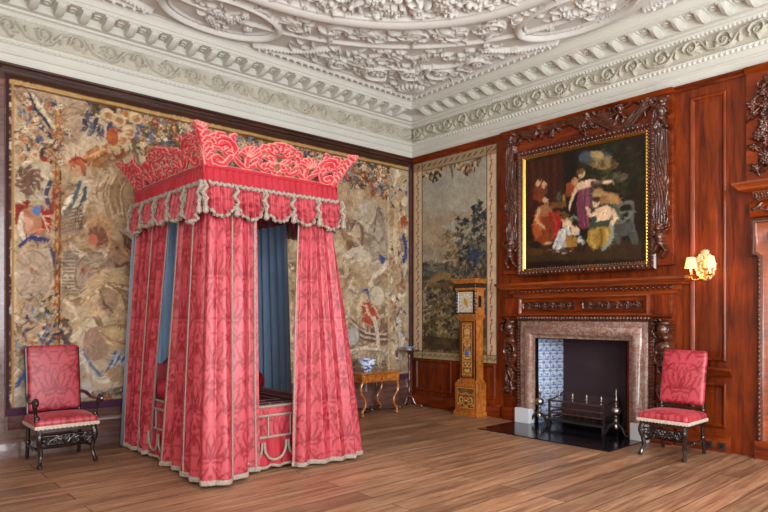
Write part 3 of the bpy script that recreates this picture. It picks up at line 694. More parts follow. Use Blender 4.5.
# stone bench
pl([(352, 272), (404, 262), (404, 330), (420, 400)], 6, c(104, 106, 96)); pp([(340, 345), (404, 325), (426, 412), (404, 412), (392, 380), (372, 382), (360, 412), (338, 412)], c(82, 82, 74)); pl([(360, 300), (400, 296), (385, 322), (350, 338)], 4, c(120, 120, 106))
for q in range(26): pe(R.uniform(90, 200), R.uniform(425, 445), R.uniform(2, 5), R.uniform(1.5, 3), (c(190, 170, 140), c(150, 60, 40), c(120, 100, 70))[q % 3])
pe(56, 415, 20, 12, c(30, 26, 22)); pe(54, 440, 30, 14, c(90, 58, 30), 0, .8)
cv.C *= .74; weather(cv, .007, .14, .08, c(60, 40, 24), 1, 2.5, 3, .1); hatch(cv, 2600, .05, .006, .45, 1.5, 3, al=.7)
cv.sheet('canvas', RW, M['paint'], pt, base=OP+.03)
m = MB(); m.frame(cu0-.03, cz0-.03, cu1+.03, cz1+.03, [(0, OP+.0), (0, OP+.058), (.01, OP+.064), (.026, OP+.055), (.04, OP+.04), (.042, OP+.028)], RW)
fr = m.build('gilt_frame', M['gilt'], pt, world=True)

# ------------------------------------------------------------------ chimneypiece
fp = thing('fireplace', 'carved wooden chimneypiece with a red-grey marble surround and open hearth', 'fireplace', (0, -3.33, 0))
HP = .10
s0, sz0 = onR(494, 285, .33); s1, sz1 = onR(685, 274, .33); sz = (sz0+sz1)/2
print('shelf', s0, s1, sz0, sz1)
m = MB(); m.run([(0, sz-.2), (HP+.02, sz-.2), (HP+.03, sz-.17), (HP+.06, sz-.15), (HP+.07, sz-.1), (.26, sz-.09), (.27, sz-.07), (.30, sz-.055), (.33, sz-.03), (.33, sz), (0, sz)], s0+.33, s1-.33, RW, 1, 1)
sh = m.build('mantel_shelf', M['shelfwood'], fp, world=True, ang=25)
cv = Cv(s0+.2, sz-.15, s1-.2, sz-.1, .01); rowblobs(cv, (s0+.24, sz-.125), (s1-.24, sz-.125), .07, .026, .022, .035)
cv.sheet('tooth_carving', RW, M['carve'], fp, raised=True, base=HP+.065, colour=False).parent = sh
b0 = onR(503, 320, HP)[0]; b1 = onR(672, 320, HP)[0]; a0 = onR(521, 330, HP)[0]; a1 = onR(648.5, 330, HP)[0]
mz = (onR(521, 321, HP)[1]+onR(648, 321, HP)[1])/2; print('marble', a0, a1, mz, 'body', b0, b1)
m = MB(); m.fbox(b0, mz+.01, 0, b1, sz-.19, HP, RW)
for p, q in ((b0, a0-.01), (a1+.01, b1)): m.fbox(p, 0, 0, q, mz+.02, .05, RW); m.fbox(p, 0, 0, q, .2, .12, RW)
m.build('wooden_body', M['panelh'], fp, bevel=.003, world=True)
# frieze: two carved tablets in a frame
fz0, fz1 = mz+.1, sz-.22
m = MB(); m.frame(a0-.02, fz0-.02, a1+.02, fz1+.02, [(0, HP), (0, HP+.05), (.02, HP+.055), (.03, HP+.03), (.04, HP+.02)], RW)
m.build('frieze_frame', M['shelfwood'], fp, world=True)
um = (a0+a1)/2
for p, q, sd in ((a0+.06, um-.07, 5), (um+.07, a1-.06, 9)):
    m = MB(); m.fbox(p, fz0+.06, HP, q, fz1-.06, HP+.02, RW); t = m.build('carved_tablet', M['carve'], fp, world=True)
    cv = Cv(p, fz0+.06, q, fz1-.06, .008); vine(cv, p+.02, q-.02, fz0+.075, fz1-.075, .14, h=.035, w=.13, seed=sd)
    cv.line([(p, fz0+.065), (q, fz0+.065), (q, fz1-.065), (p, fz1-.065), (p, fz0+.065)], .011, h=.02)
    cv.sheet('scroll_carving', RW, M['carve'], fp, raised=True, base=HP+.02, colour=False).parent = t
# gadrooned bead round the marble
m = MB(); m.fbox(a0-.03, mz, 0, a1+.03, mz+.075, HP+.04, RW); m.fbox(a0-.075, .2, 0, a0, mz+.02, HP+.01, RW); m.fbox(a1, .2, 0, a1+.075, mz+.02, HP+.01, RW)
bd = m.build('bead_moulding', M['carve'], fp, world=True, bevel=.004)
cv = Cv(a0-.08, .2, a1+.08, mz+.09, .0085)
rowblobs(cv, (a0-.02, mz+.04), (a1+.02, mz+.04), .045, .02, .032, .035)
cvb = Cv(a0-.08, .2, a1+.08, mz, .0085); rowblobs(cvb, (a0-.04, .22), (a0-.04, mz-.02), .045, .018, .028, .03); rowblobs(cvb, (a1+.04, .22), (a1+.04, mz-.02), .045, .018, .028, .03)
cv.sheet('gadroons', RW, M['carve'], fp, raised=True, base=HP+.038, colour=False).parent = bd
for a_, b_ in ((0, .5), (.5, 1)):
    k = (cvb.u >= lerp(cvb.u[0], cvb.u[-1], a_)) & (cvb.u <= lerp(cvb.u[0], cvb.u[-1], b_)); c2 = Cv(0, 0, .1, .1, .05); c2.u, c2.v, c2.H, c2.C = cvb.u[k], cvb.v, cvb.H[:, k], cvb.C[:, k]
    c2.sheet('gadroons', RW, M['carve'], fp, raised=True, base=HP+.008, colour=False).parent = bd
# marble: a stepped bolection frame open at the foot
def ushape(mb, prof, u0, u1, z1, zb=.0):
    P = []
    for d, h in prof: P.append([(u0+d, zb, h), (u0+d, z1-d, h), (u1-d, z1-d, h), (u1-d, zb, h)])
    mb.grid(RW(np.array(P)))
i0 = FU0
wd = i0-a0; print('marble width', wd, a1-FU1)
m = MB(); ushape(m, [(0, 0), (0, .11), (.01, .12), (.06, .12), (.075, .12), (.1, .155), (.13, .17), (.17, .165), (.2, .135), (.22, .11), (.25, .1), (wd-.01, .095), (wd, .08), (wd, -.02)], a0, a1, mz, .22)
m.build('marble_surround', M['marble'], fp, world=True, ang=50)
for p, q in ((a0-.05, a0+wd-.01), (a1-wd+.01, a1+.02)):
    m = MB(); m.fbox(p, 0, 0, q, .225, .19, RW); m.build('plinth_block', M['whitestone'], fp, bevel=.004, world=True)
# terms at the sides
R = random.Random(21)
for p, q, sx in ((b0, a0-.07, -1), (a1+.08, b1, 1)):
    w = q-p; x = (p+q)/2
    m = MB(); m.fbox(p, .2, .04, q, mz+.02, .055, RW)
    m.fbox(p+.02, fz0-.01, HP, q-.02, fz1, HP+.03, RW)
    m.run([(HP, fz0-.06), (HP+.03, fz0-.05), (HP+.06, fz0-.03), (HP+.06, fz0-.015), (HP, fz0-.01)], p-.01, q+.01, RW)
    t = m.build('pilaster', M['panel'], fp, world=True)
    cv = Cv(p-.03, .3, q+.03, fz1, .007)
    vine(cv, p+.03, q-.03, fz0+.01, fz1-.02, .12, h=.05, w=.14, seed=3)
    # bearded head in profile, shoulders and scrolling body
    zt = mz+.02
    cv.blob(x, zt-.12, .085, .11, 0, h=.14); cv.blob(x+.075*1, zt-.11, .03, .022, 0, h=.1); cv.blob(x+.02, zt-.04, .09, .05, 0, h=.13)
    cv.blob(x+.03, zt-.21, .055, .07, .3, h=.11)
    for k in range(12): a = R.uniform(0, 6.3); leaf(cv, x-.03+.08*math.cos(a), zt-.1+.1*math.sin(a), a+1, .09, .016, 1.6, .12, n=4)
    cv.blob(x-.01, zt-.34, .11, .1, 0, h=.11)
    cv.line(spiral(cv, x+.0, zt-.47, .13, 1.2, -1.5, .026, .13), .026, .014, h=.13)
    flower(cv, x, zt-.47, .06, 6, .1)
    cv.curve([(x+.1, zt-.55), (x+.02, zt-.72), (x-.07, zt-.86), (x-.02, zt-1.02)], .05, .03, h=.1)
    cv.curve([(x-.08, zt-.4), (x-.05, zt-.62), (x+.05, zt-.8), (x+.03, zt-1.0)], .04, .025, h=.09)
    spiral(cv, x-.01, zt-1.06, .075, 0, 1.4, .02, .1)
    for k in range(26):
        zz = zt-.45-R.random()*.65; leaf(cv, x+R.uniform(-.07, .07), zz, -PI/2+R.uniform(-1, 1), .13, .02, R.uniform(-1.5, 1.5), .1, n=4)
    for k in range(5): leaf(cv, x, .42, PI/2+(k-2)*.5, .16, .022, (k-2)*-.3, .07, n=4)
    cv.sheet('carved_term', RW, M['carve'], fp, raised=True, base=.055, colour=False).parent = t
# firebox with splayed cheeks
sp = .16; dp = .45
box = MB(); 
V = [(0, -FU0, 0), (dp, -FU0-sp, 0), (dp, -FU1+sp, 0), (0, -FU1, 0), (0, -FU0, FZ), (dp, -FU0-sp, FZ), (dp, -FU1+sp, FZ), (0, -FU1, FZ)]
box.add(V, [(1, 2, 6, 5), (4, 5, 6, 7), (0, 3, 2, 1), (2, 3, 7, 6)])
fb = box.build('firebox', M['soot'], fp, world=True, smooth=False)
def cheek(name, P0, P1, mt, bright, seed):
    L = math.hypot(P1[0]-P0[0], P1[1]-P0[1]); cv = Cv(0, 0, L, FZ, .006, c(196, 206, 222)); R = random.Random(seed); n = 4; ts = L/n
    tt = .128; nr = int(FZ/tt)+1; ink = (c(60, 88, 168), c(104, 132, 196), c(40, 60, 140))
    for i in range(n):
        for j in range(nr):
            x = ts*(i+.5); y = tt*(j+.5)
            cv.line([(x-.04, y-.02), (x+.04, y-.02)], .01, col=ink[1], al=.8)
            for k in range(9): cv.blob(x+R.uniform(-.035, .035), y+R.uniform(-.03, .03), R.uniform(.006, .016), R.uniform(.005, .01), R.uniform(0, 3), ink[k % 3], al=.8)
            for sx in (-1, 1):
                for sy in (-1, 1): cv.blob(x+sx*.046, y+sy*.05, .008, col=ink[0])
    for i in range(n+1): cv.line([(ts*i, 0), (ts*i, FZ)], .004, col=c(70, 76, 104))
    for j in range(nr+1): cv.line([(0, tt*j), (L, tt*j)], .004, col=c(70, 76, 104))
    if not bright: cv.C *= np.array(c(150, 110, 110))
    d = np.array([P1[0]-P0[0], P1[1]-P0[1]])/L
    f = lambda P: np.stack([P0[0]+d[0]*P[..., 0], P0[1]+d[1]*P[..., 0], P[..., 1]], -1)
    return cv.sheet(name, f, mt, fp)
cheek('tiled_cheek', (.0, -FU0-.003), (dp, -FU0-sp-.003), M['tile'], True, 1)
cheek('tiled_cheek', (.0, -FU1+.003), (dp, -FU1+sp+.003), M['tile'], True, 2)
m = MB(); m.fbox(FU0, 0, -.02, FU0+.015, FZ, .06, RW); m.fbox(FU1-.015, 0, -.02, FU1, FZ, .06, RW); m.fbox(FU0, FZ-.015, -.02, FU1, FZ, .06, RW)
m.build('black_slip', M['black'], fp, world=True)
hs = MB().box(-1.03, -4.33, 0, dp, -2.36, .012).build('hearth_slab', M['slate'], fp, world=True, bevel=.002)

# fire grate
g = thing('fire_grate', 'low iron fire basket with polished bars and finials inside the fireplace', 'fire grate', (.02, -3.33, .012))
y0, y1 = -2.93, -3.77; xf, xb = -.12, .28
m = MB(); m.box(xf-.06, y1-.03, .10, xf+.18, y0+.03, .125)
for y in (y0, y1): m.box(xf-.04, y-.02, .012, xf+.0, y+.02, .10); m.box(xb-.04, y-.02, .012, xb, y+.02, .3)
m.build('base_plate', M['iron'], g, world=True, bevel=.004)
for z in (.2, .28, .37):
    MB().box(xf-.01, y1, z, xf+.012, y0, z+.022).build('bar', M['barsteel'], g, world=True, bevel=.003)
for y in (y0, y1):
    m = MB(); m.box(xf-.012, y-.012, .12, xf+.014, y+.012, .4); m.tube([(xf, y, .385), (xb*.6, y, .42), (xb, y, .5)], .011); m.tube([(xf, y, .22), (xb, y, .22)], .01)
    m.build('side_frame', M['iron'], g, world=True)
for k in range(4):
    y = lerp(y0-.02, y1+.02, (k+.5)/4) if k < 3 else y1+.01; y = lerp(y0-.16, y1+.04, k/3)
    m = MB().lathe([(.008, 0), (.014, .01), (.006, .03), (.018, .05), (.008, .075), (.014, .085), (.004, .12)], xf, y, .39, 10)
    m.build('finial', M['steel'], g, world=True)
for k in range(7):
    y = lerp(y0-.05, y1+.05, k/6); MB().box(xf+.02, y-.01, .15, xb, y+.01, .17).build('bottom_bar', M['iron'], g, world=True)
MB().box(xb-.005, y1, .12, xb+.015, y0, .46).build('fireback', M['soot'], g, world=True)
# andirons
def andiron(loc, label):
    t = thing('andiron', label, 'andiron', loc)
    m = MB()
    for s in (-1, 1):
        m.tube([(0, 0, .16), (-.01, s*.05, .15), (-.02, s*.1, .1), (-.02, s*.13, .04), (-.02, s*.15, .015), (-.02, s*.185, .03), (-.02, s*.18, .07), (-.02, s*.15, .075)], [.02, .02, .02, .018, .018, .015, .012, .01])
    m.tube([(0, 0, .12), (.1, 0, .11), (.28, 0, .1), (.3, 0, .0)], .012)
    m.build('scrolled_foot', M['iron'], t)
    m = MB().lathe([(.03, .1), (.035, .13), (.02, .16), (.03, .19), (.016, .22), (.024, .25), (.014, .27)], n=12); m.build('stem', M['steel'], t)
    MB().ball(0, 0, .325, .062, 16).build('ball', M['steel'], t)
    MB().lathe([(.02, .38), (.012, .4), (.026, .42), (.012, .44), (.02, .465), (.009, .49), (.012, .53), (.004, .6), (.001, .615)], n=10).build('finial', M['steel'], t)
    return t
andiron((-.08, -2.74, .012), 'scroll-footed andiron with steel ball at the tiled left side of the hearth')
andiron((-.1, -3.93, .012), 'scroll-footed andiron with steel ball at the right side of the hearth, near the red chair')

# ------------------------------------------------------------------ doorcase at the right
D0 = onR(731, 185, .3)[0]; dz = onR(740, 182, .3)[1]; print('door', D0, dz)
dc = thing('doorcase', 'carved wooden doorcase with projecting dentil cornice at the far right', 'doorcase', (0, -6.4, 0))
DR = D0+2.1
E0 = onR(750, 230, .1)[0]
m = MB(); m.run([(0, dz-.19), (.1, dz-.19), (.11, dz-.17), (.13, dz-.16), (.14, dz-.1), (.2, dz-.09), (.25, dz-.08), (.27, dz-.05), (.3, dz-.02), (.3, dz), (0, dz)], D0+.3, DR-.3, RW, 1, 1)
m.build('cornice', M['shelfwood'], dc, world=True, ang=25)
cv = Cv(D0+.15, dz-.18, DR-.15, dz-.05, .009); rowblobs(cv, (D0+.2, dz-.13), (DR-.2, dz-.13), .055, .018, .024, .03); rowblobs(cv, (D0+.2, dz-.165), (DR-.2, dz-.165), .03, .012, .009, .018)
cv.sheet('dentils', RW, M['carve'], dc, raised=True, base=.135, colour=False)
m = MB(); P = []
for t in np.linspace(-PI/2, PI/2, 9): P.append([(E0-.0, dz-.29+.09*math.sin(t), .05+.07*math.cos(t)), (DR-(E0-D0), dz-.29+.09*math.sin(t), .05+.07*math.cos(t))])
m.grid(RW(np.array(P))); m.fbox(E0, dz-.38, .013, DR-(E0-D0), dz-.19, .05, RW)
fz = m.build('pulvinated_frieze', M['panelh'], dc, world=True)
cv = Cv(E0, dz-.36, DR-(E0-D0), dz-.22, .01)
for k in range(24): x = E0+.04+k*.07; leaf(cv, x, dz-.29, .5*(-1)**k, .1, .022, .5, .02, n=4); flower(cv, x, dz-.29, .03, 5, .03)
cv.sheet('leaf_carving', RW, M['carve'], dc, raised=True, base=.115, colour=False).parent = fz
# eared architrave
zt = dz-.39; ew = E0; ei = onR(757, 300, .1)[0]; er = DR-(E0-D0); eri = er-(ei-ew)
def arch(prof, mt, name):
    m = MB(); P = []
    for d, h in prof:
        P.append([(ei+d, 0, h), (ei+d, zt-.42-d*.0, h), (ew+d, zt-.42+d, h), (ew+d, zt-d, h), (er-d, zt-d, h), (er-d, zt-.42+d, h), (eri-d, zt-.42, h), (eri-d, 0, h)])
    m.grid(RW(np.array(P))); return m.build(name, mt, dc, world=True, ang=50)
arch([(0, 0), (0, .1), (.02, .11), (.045, .1), (.05, .08)], M['carve'], 'outer_bead')
arch([(.05, .08), (.06, .07), (.17, .065)], M['shelfwood'], 'architrave')
arch([(.17, .065), (.175, .09), (.2, .095), (.22, .07), (.25, .05), (.25, 0)], M['carve'], 'inner_bead')
for x in (ei+.022, eri-.022):
    cv = Cv(x-.03, .2, x+.03, zt-.45, .008); rowblobs(cv, (x, .22), (x, zt-.47), .05, .022, .014, .018); cv.sheet('bead_carving', RW, M['carve'], dc, raised=True, base=.105, colour=False)
m = MB()
for p, q in ((ei-.02, ei+.26), (eri-.26, eri+.02)): MB().fbox(p, 0, .013, q, .2, .13, RW).build('plinth', M['panelh'], dc, world=True, bevel=.004)
dl, dr = ei+.25, eri-.25
m = MB(); m.fbox(dl, .01, .012, dr, zt-.25, .045, RW)
d1 = struct(m.build('door_1', M['panel'], None))
m = MB(); w = dr-dl
for z0, z1 in ((.2, .95), (1.1, zt-.4)):
    m.frame(dl+.12, z0, dr-.12, z1, [(0, .045), (0, .055), (.03, .06), (.05, .047), (.09, .045), (.1, .052)], RW)
m.build('door_panels', M['panel'], d1)
MB().lathe([(.012, 0), (.012, .03), (.03, .045), (.03, .065), (.01, .075)], -.12, 0, 0, 12, axis='x').build('door_handle', M['brass'], d1).location = (0, -(dl+.08), 1.0)
# overdoor with carved drops
ov = thing('overdoor', 'red-brown panel with carved flower drops above the doorcase cornice', 'overdoor', (0, -6.4, dz))
o0 = onR(746, 110, .06)[0]; o1 = DR-(o0-D0)
m = MB(); m.fbox(o0, dz, .013, o1, 4.325, .06, RW); m.run([(.06, 4.32), (.09, 4.34), (.12, 4.375), (.12, 4.388), (0, 4.388)], o0-.01, o1+.01, RW, 0, 0)
m.build('back_panel', M['panelh'], ov, world=True, bevel=.003)
def drop(x):
    cv = Cv(x-.2, dz+.08, x+.2, 4.3, .008); R = random.Random(int(x*100))
    cv.line([(x, 4.25), (x, dz+.2)], .02, h=.03)
    spiral(cv, x-.03, 4.16, .06, 0, 1.2, .014, .05)
    for z in np.linspace(4.1, dz+.17, 26):
        wd = .05+.07*abs(math.sin((z-dz)*5.2)); X = x+R.uniform(-wd, wd)
        flower(cv, X, z, R.uniform(.035, .06), 6, R.uniform(.07, .1), ph=z)
        for k in range(3): leaf(cv, X, z, R.uniform(0, 6.3), R.uniform(.06, .12), .016, R.uniform(-1.5, 1.5), .06, n=4)
        cv.blob(X+R.uniform(-.06, .06), z+R.uniform(-.03, .03), .02, h=.09)
    cv.sheet('carved_drop', RW, M['carve'], ov, raised=True, base=.06, colour=False)
xd = onR(764, 120, .1)[0]; drop(xd); drop(o0+o1-xd)
# ------------------------------------------------------------------ big figure tapestry on the left wall
TP = .03
def mk(cv, on, p):
    def sc(px, py): x, y = on(px, py, p); return abs(on(px+1, py, p)[0]-x), abs(on(px, py+1, p)[1]-y)
    def B(px, py, rx, ry, col, a=0, al=1, ring=None):
        x, y = on(px, py, p); s, t = sc(px, py); cv.blob(x, y, rx*s, ry*t, -a, col, al=al, ring=ring)
    def Ls(pts, w, col, al=1, w1=None, n=4):
        s, t = sc(*pts[0]); w1 = w if w1 is None else w1; cv.line([on(q[0], q[1], p) for q in spline(pts, n)], w*t, w1*t, col=col, al=al)
    def Pg(pts, col, al=1): cv.poly([on(q[0], q[1], p) for q in pts], col, al=al)
    return B, Ls, Pg
tl = thing('tapestry', 'huge faded figure tapestry with warriors and flower garlands behind the bed', 'tapestry', (-3.2, 0, .4))
x0, z1 = onL(5, 74, TP); x1 = -.07; z0 = .47
cv = Cv(x0, z0, x1, 4.29, .0115, c(178, 156, 124))
B, Ls, Pg = mk(cv, onL, TP); R = random.Random(42)
TAN = [c(196, 176, 144), c(168, 140, 106), c(214, 198, 168), c(150, 122, 92), c(184, 160, 124), c(134, 108, 84)]
CRM = [c(216, 200, 166), c(198, 176, 138), c(226, 212, 184), c(180, 156, 116)]
BLU = [c(52, 66, 92), c(84, 104, 132), c(38, 46, 66), c(110, 128, 146)]
RED = [c(150, 58, 44), c(172, 88, 60), c(124, 44, 38)]
GRN = [c(96, 92, 56), c(74, 74, 50), c(120, 112, 70)]
W, H = x1-x0, 4.29-z0
# mottled sky / figure ground, metric
for q in range(260):
    x, y = R.uniform(x0, x1), R.uniform(z0, 4.2); cv.blob(x, y, R.uniform(.1, .4), R.uniform(.06, .25), R.uniform(0, 3), R.choice(TAN[:5]), al=.45)
def figures(n, a, b, d, e, s=1, cols=TAN):
    for q in range(n):
        x, y = R.uniform(a, b), R.uniform(d, e); an = R.uniform(0, 6.3); w = R.uniform(.03, .09)*s; L = R.uniform(.15, .5)*s; cl = R.choice(cols)
        pts = []; X, Y, A = x, y, an; cu = R.uniform(-2, 2)
        for k in range(7): pts.append((X, Y)); X += L/6*math.cos(A); Y += L/6*math.sin(A); A += cu/6
        cv.line(pts, w, w*.4, col=cl, al=.85)
        dk = tuple(v*.5 for v in cl); cv.line([(px+w*.55*math.sin(an), py-w*.55*math.cos(an)) for px, py in pts], .009, .006, col=dk, al=.65)
        if q % 2: cv.line([(px-w*.25*math.sin(an), py+w*.25*math.cos(an)) for px, py in pts], .008, .005, col=tuple(min(1, v*1.35) for v in cl), al=.7)
figures(330, x0+.7, x1-.4, z0+.3, 3.45)
def blooms(n, a, b, fz, hh, pal=None, ss=1):
    n = int(n*1.7)
    for q in range(n):
        x = R.uniform(a, b); y = fz(x)+R.uniform(-hh, hh); s = ss*R.uniform(.5, 1)
        k = R.random(); r = R.uniform(.03, .075)*s
        if k < .4: leaf(cv, x, y, R.uniform(0, 6.3), r*3, r*.5, R.uniform(-1.5, 1.5), None, R.choice(BLU+GRN), n=4)
        elif k < .85: cc = R.choice(pal or CRM); cv.blob(x, y, r*1.12, col=c(84, 62, 42), al=.8); flower(cv, x, y, r, 5, None, (cc, R.choice(RED+[c(190, 150, 90)])), ph=k*9)
        else: cv.blob(x, y, r*.9, r*.8, 0, R.choice(RED+[c(176, 110, 60)])); cv.blob(x-r*.2, y+r*.2, r*.4, col=c(206, 150, 96))
# top: dark strip, gold line, garland on dark ground
cv.poly([(x0, 3.5), (x0, 4.29), (x1, 4.29), (x1, 3.75), (-.5, 3.7), (-1.2, 3.55), (-2.2, 3.85), (-3.3, 3.5), (-4.4, 3.85), (-5.2, 3.5), (-5.5, 4.0), (-5.6, 3.95)], c(58, 40, 28), al=.0)
gar = lambda x: 3.78+.2*abs(math.sin((x+.55)*PI/2.35))**.8
cv.line([(x, 4.05) for x in np.linspace(x0+.85, x1-.3, 30)], .2, col=c(52, 36, 24))
figures(80, x0+.8, x1-.3, 3.95, 4.2, .6, [c(90, 74, 46), c(70, 48, 32), c(110, 92, 58)])
for q in range(2): 
    blooms(420, x0+.75, x1-.4, lambda x: gar(x)+.1, .19)
    blooms(160, x0+.75, x1-.4, lambda x: gar(x)-.12, .12, [c(190, 140, 92), c(150, 62, 46), c(214, 190, 150)])
# bottom border of the field: plants
cv.line([(x, z0+.28) for x in (x0+.1, x1-.1)], .15, col=c(150, 140, 116)); blooms(420, x0+.6, x1-.3, lambda x: z0+.26, .13, CRM+[c(140, 146, 140), c(122, 130, 130)], .75)
cv.line([(x0+.62, z0+.43), (x1-.4, z0+.43)], .02, col=c(196, 170, 120))
# --- measured figures on the left part
BR = c(156, 108, 70)
Pg([(61, 118), (96, 116), (130, 140), (132, 150), (61, 165)], c(202, 186, 156), .85)
for q in range(60): B(R.uniform(55, 82), R.uniform(96, 142), R.uniform(3, 9), R.uniform(2, 6), R.choice([c(172, 148, 122), c(186, 164, 138), c(160, 134, 110)]), R.uniform(0, 3), .5)
for x, y in ((88, 112), (97, 118), (101, 126), (112, 133), (117, 146), (92, 124), (84, 120), (110, 124)):
    for k in range(4): Ls([(x, y), (x+R.uniform(-3, 3), y+6), (x+R.uniform(-5, 5), y+11)], 1.6, R.choice(BLU[:3]), 1, .6)
for x, y in ((107, 115), (118, 120), (128, 132), (122, 140), (135, 118)): B(x, y, 7, 6.5, c(204, 180, 140)); B(x+1, y+1, 4, 3.5, c(166, 120, 78))
B(118, 152, 7, 7, c(122, 66, 44)); B(115, 149, 6, 5, c(196, 168, 124)); B(112, 137, 6, 9, c(168, 84, 52))
# helmeted warrior
Pg([(86, 152), (96, 146), (107, 145), (107, 156), (100, 168), (90, 165), (82, 160)], c(164, 112, 70)); Ls([(82, 160), (94, 154), (104, 150)], 1, c(208, 160, 110)); Ls([(88, 165), (98, 158), (106, 153)], .9, c(120, 76, 48))
B(78, 167, 8, 7, c(174, 86, 58)); B(77, 170, 5, 5, c(206, 164, 128)); Ls([(70, 162), (78, 158), (86, 162)], 1.6, c(150, 52, 40)); B(74, 166, 1.5, 2, c(120, 60, 48))
Ls([(85, 172), (82, 190), (80, 212)], 1.2, c(120, 84, 60)); Ls([(101, 165), (121, 158), (127, 155)], 1.4, c(134, 100, 70)); Ls([(112, 152), (103, 170)], 1.4, c(140, 104, 74))
Pg([(74, 190), (84, 176), (92, 186), (88, 205), (78, 225), (62, 215), (64, 200)], c(208, 196, 166)); Ls([(80, 182), (74, 200), (66, 214)], 1.8, c(76, 96, 104)); Ls([(86, 188), (82, 204), (76, 214)], 1.8, c(54, 80, 92)); Ls([(72, 194), (66, 204), (62, 212)], 1.4, c(240, 228, 204))
for i in range(11):
    for j in range(7): B(62+i*2, 212+j*3.4-i*.5, 1.15, 1.3, c(96, 80, 72)); 
for i in range(9): Ls([(61+i*2.2, 210), (62+i*2.1, 235)], .5, c(150, 128, 108))
for i in range(7):
    for j in range(7): B(64+i*2.3, 252+j*3.5, 1.1, 1.2, c(112, 104, 104))
for i in range(8):
    for j in range(6): B(63+i*2.2, 278+j*3.2, 1.0, 1.1, c(108, 92, 82))
# horse with mane and round shields
Pg([(92, 190), (104, 178), (120, 172), (133, 176), (134, 214), (120, 240), (100, 236), (90, 214)], c(188, 162, 130))
for i in range(18): Ls([(98+i*1.9, 176+R.uniform(-3, 3)), (93+i*1.7, 192), (99+i*1.5, 212+R.uniform(-6, 10))], .7, R.choice([c(148, 118, 90), c(210, 188, 154), c(166, 136, 106)]))
B(98, 234, 13, 15, c(178, 140, 106)); B(98, 236, 9, 10, c(120, 78, 62)); B(93, 240, 5, 6, c(190, 110, 90)); Ls([(88, 222), (102, 216), (112, 228), (108, 245)], 1.8, c(206, 160, 112))
B(121, 252, 12, 12, c(176, 136, 108)); B(117, 250, 2.5, 3, c(96, 60, 50)); B(127, 248, 3, 4, c(86, 52, 44)); Ls([(112, 262), (120, 266), (130, 262)], 1.4, c(110, 74, 60)); Ls([(124, 236), (132, 244), (134, 256)], 2, c(120, 76, 56))
B(97, 277, 22, 25, c(168, 148, 128)); B(97, 277, 22, 25, c(120, 102, 88), ring=.93); B(97, 277, 13, 15, c(186, 166, 144), al=.6); B(84, 271, 2.2, 3, c(150, 60, 48))
for i in range(12): Ls([(80+i, 262+i*2), (98, 268), (120, 262-i)], .6, c(140, 118, 96), .5)
Pg([(82, 286), (96, 270), (118, 268), (135, 282), (136, 315), (118, 320), (92, 316), (80, 304)], c(206, 178, 140)); 
for i in range(9): Ls([(84+i*3, 300-i*2), (104+i*2, 284+i), (128, 286+i*3.4)], 1.1, (c(168, 134, 98), c(228, 206, 172), c(150, 116, 84))[i % 3])
B(108, 300, 10, 12, c(176, 146, 120)); Ls([(100, 290), (104, 304), (112, 312)], 1.3, c(96, 82, 78))
# blue draped lower figures
Pg([(78, 335), (96, 326), (132, 336), (134, 385), (84, 392), (70, 368)], c(196, 178, 154))
B(96, 344, 13, 17, c(164, 136, 116)); Pg([(98, 330), (118, 326), (134, 334), (134, 348), (110, 350)], c(212, 184, 140)); Ls([(102, 334), (116, 342), (132, 344)], 1.2, c(160, 128, 92))
for i in range(6): Ls([(115+i*2.6, 352+i), (112+i*2.4, 362), (106+i*3, 372-i)], 1.3, (c(70, 106, 154), c(196, 204, 206))[i % 2])
Ls([(80, 352), (88, 368), (102, 382), (112, 378)], 2, c(226, 218, 200)); Ls([(83, 350), (92, 366), (102, 376)], 1.2, c(92, 124, 160)); B(118, 374, 13, 8, c(182, 152, 124)); B(84, 390, 8, 8, c(200, 196, 190)); Ls([(62, 320), (70, 330), (66, 340), (76, 350)], 2.4, c(110, 88, 78)); Ls([(60, 330), (68, 345)], 2.2, c(86, 76, 80)); figures(0, 0, 0, 0, 0)
B(70, 312, 7, 9, c(186, 164, 134)); Ls([(62, 300), (72, 306), (78, 320)], 1.8, c(214, 196, 166))
# left border column
Pg([(8, 80), (57, 92), (58, 408), (10, 418)], c(186, 162, 130)); Pg([(8, 78), (14, 79), (14, 420), (8, 420)], c(64, 40, 46))
for q in range(60): B(R.uniform(14, 54), R.uniform(92, 400), R.uniform(2, 7), R.uniform(2, 7), R.choice(TAN), R.uniform(0, 3), .5)
for q in range(26): Ls([(R.uniform(16, 52), y := R.uniform(140, 165)), (R.uniform(16, 52), y+3)], 1.4, R.choice(CRM), .8)
Ls([(12, 84), (18, 78), (26, 84), (34, 80), (38, 86), (28, 88)], 2, c(204, 186, 150)); Ls([(11, 86), (20, 86), (28, 80), (36, 88)], 1.1, c(50, 62, 80))
for q in range(26): x, y = R.uniform(20, 50), R.uniform(88, 120); B(x, y, 5, 4, R.choice([c(170, 142, 116), c(186, 158, 130), c(150, 122, 98)]), R.uniform(0, 3), .8)
Ls([(26, 96), (36, 106), (44, 118), (54, 132)], 3, c(208, 190, 158)); Ls([(28, 98), (36, 110), (46, 122), (52, 128)], 1.6, c(44, 58, 78)); Ls([(10, 104), (6, 112), (10, 122)], 1.8, c(216, 202, 172)); Ls([(30, 100), (36, 116), (44, 128), (50, 136)], 1.7, c(54, 66, 88)); Ls([(40, 128), (48, 134), (52, 140)], 1.4, c(44, 56, 76))
for x, y, r, k in ((20, 138, 5, 0), (28, 148, 6, 1), (12, 146, 4, 2), (35, 155, 5, 0), (22, 158, 5, 3), (44, 160, 5, 1), (14, 160, 4, 1), (24, 128, 5, 0)): B(x, y, r, r, CRM[k]); B(x, y, r*.4, r*.4, c(176, 112, 84))
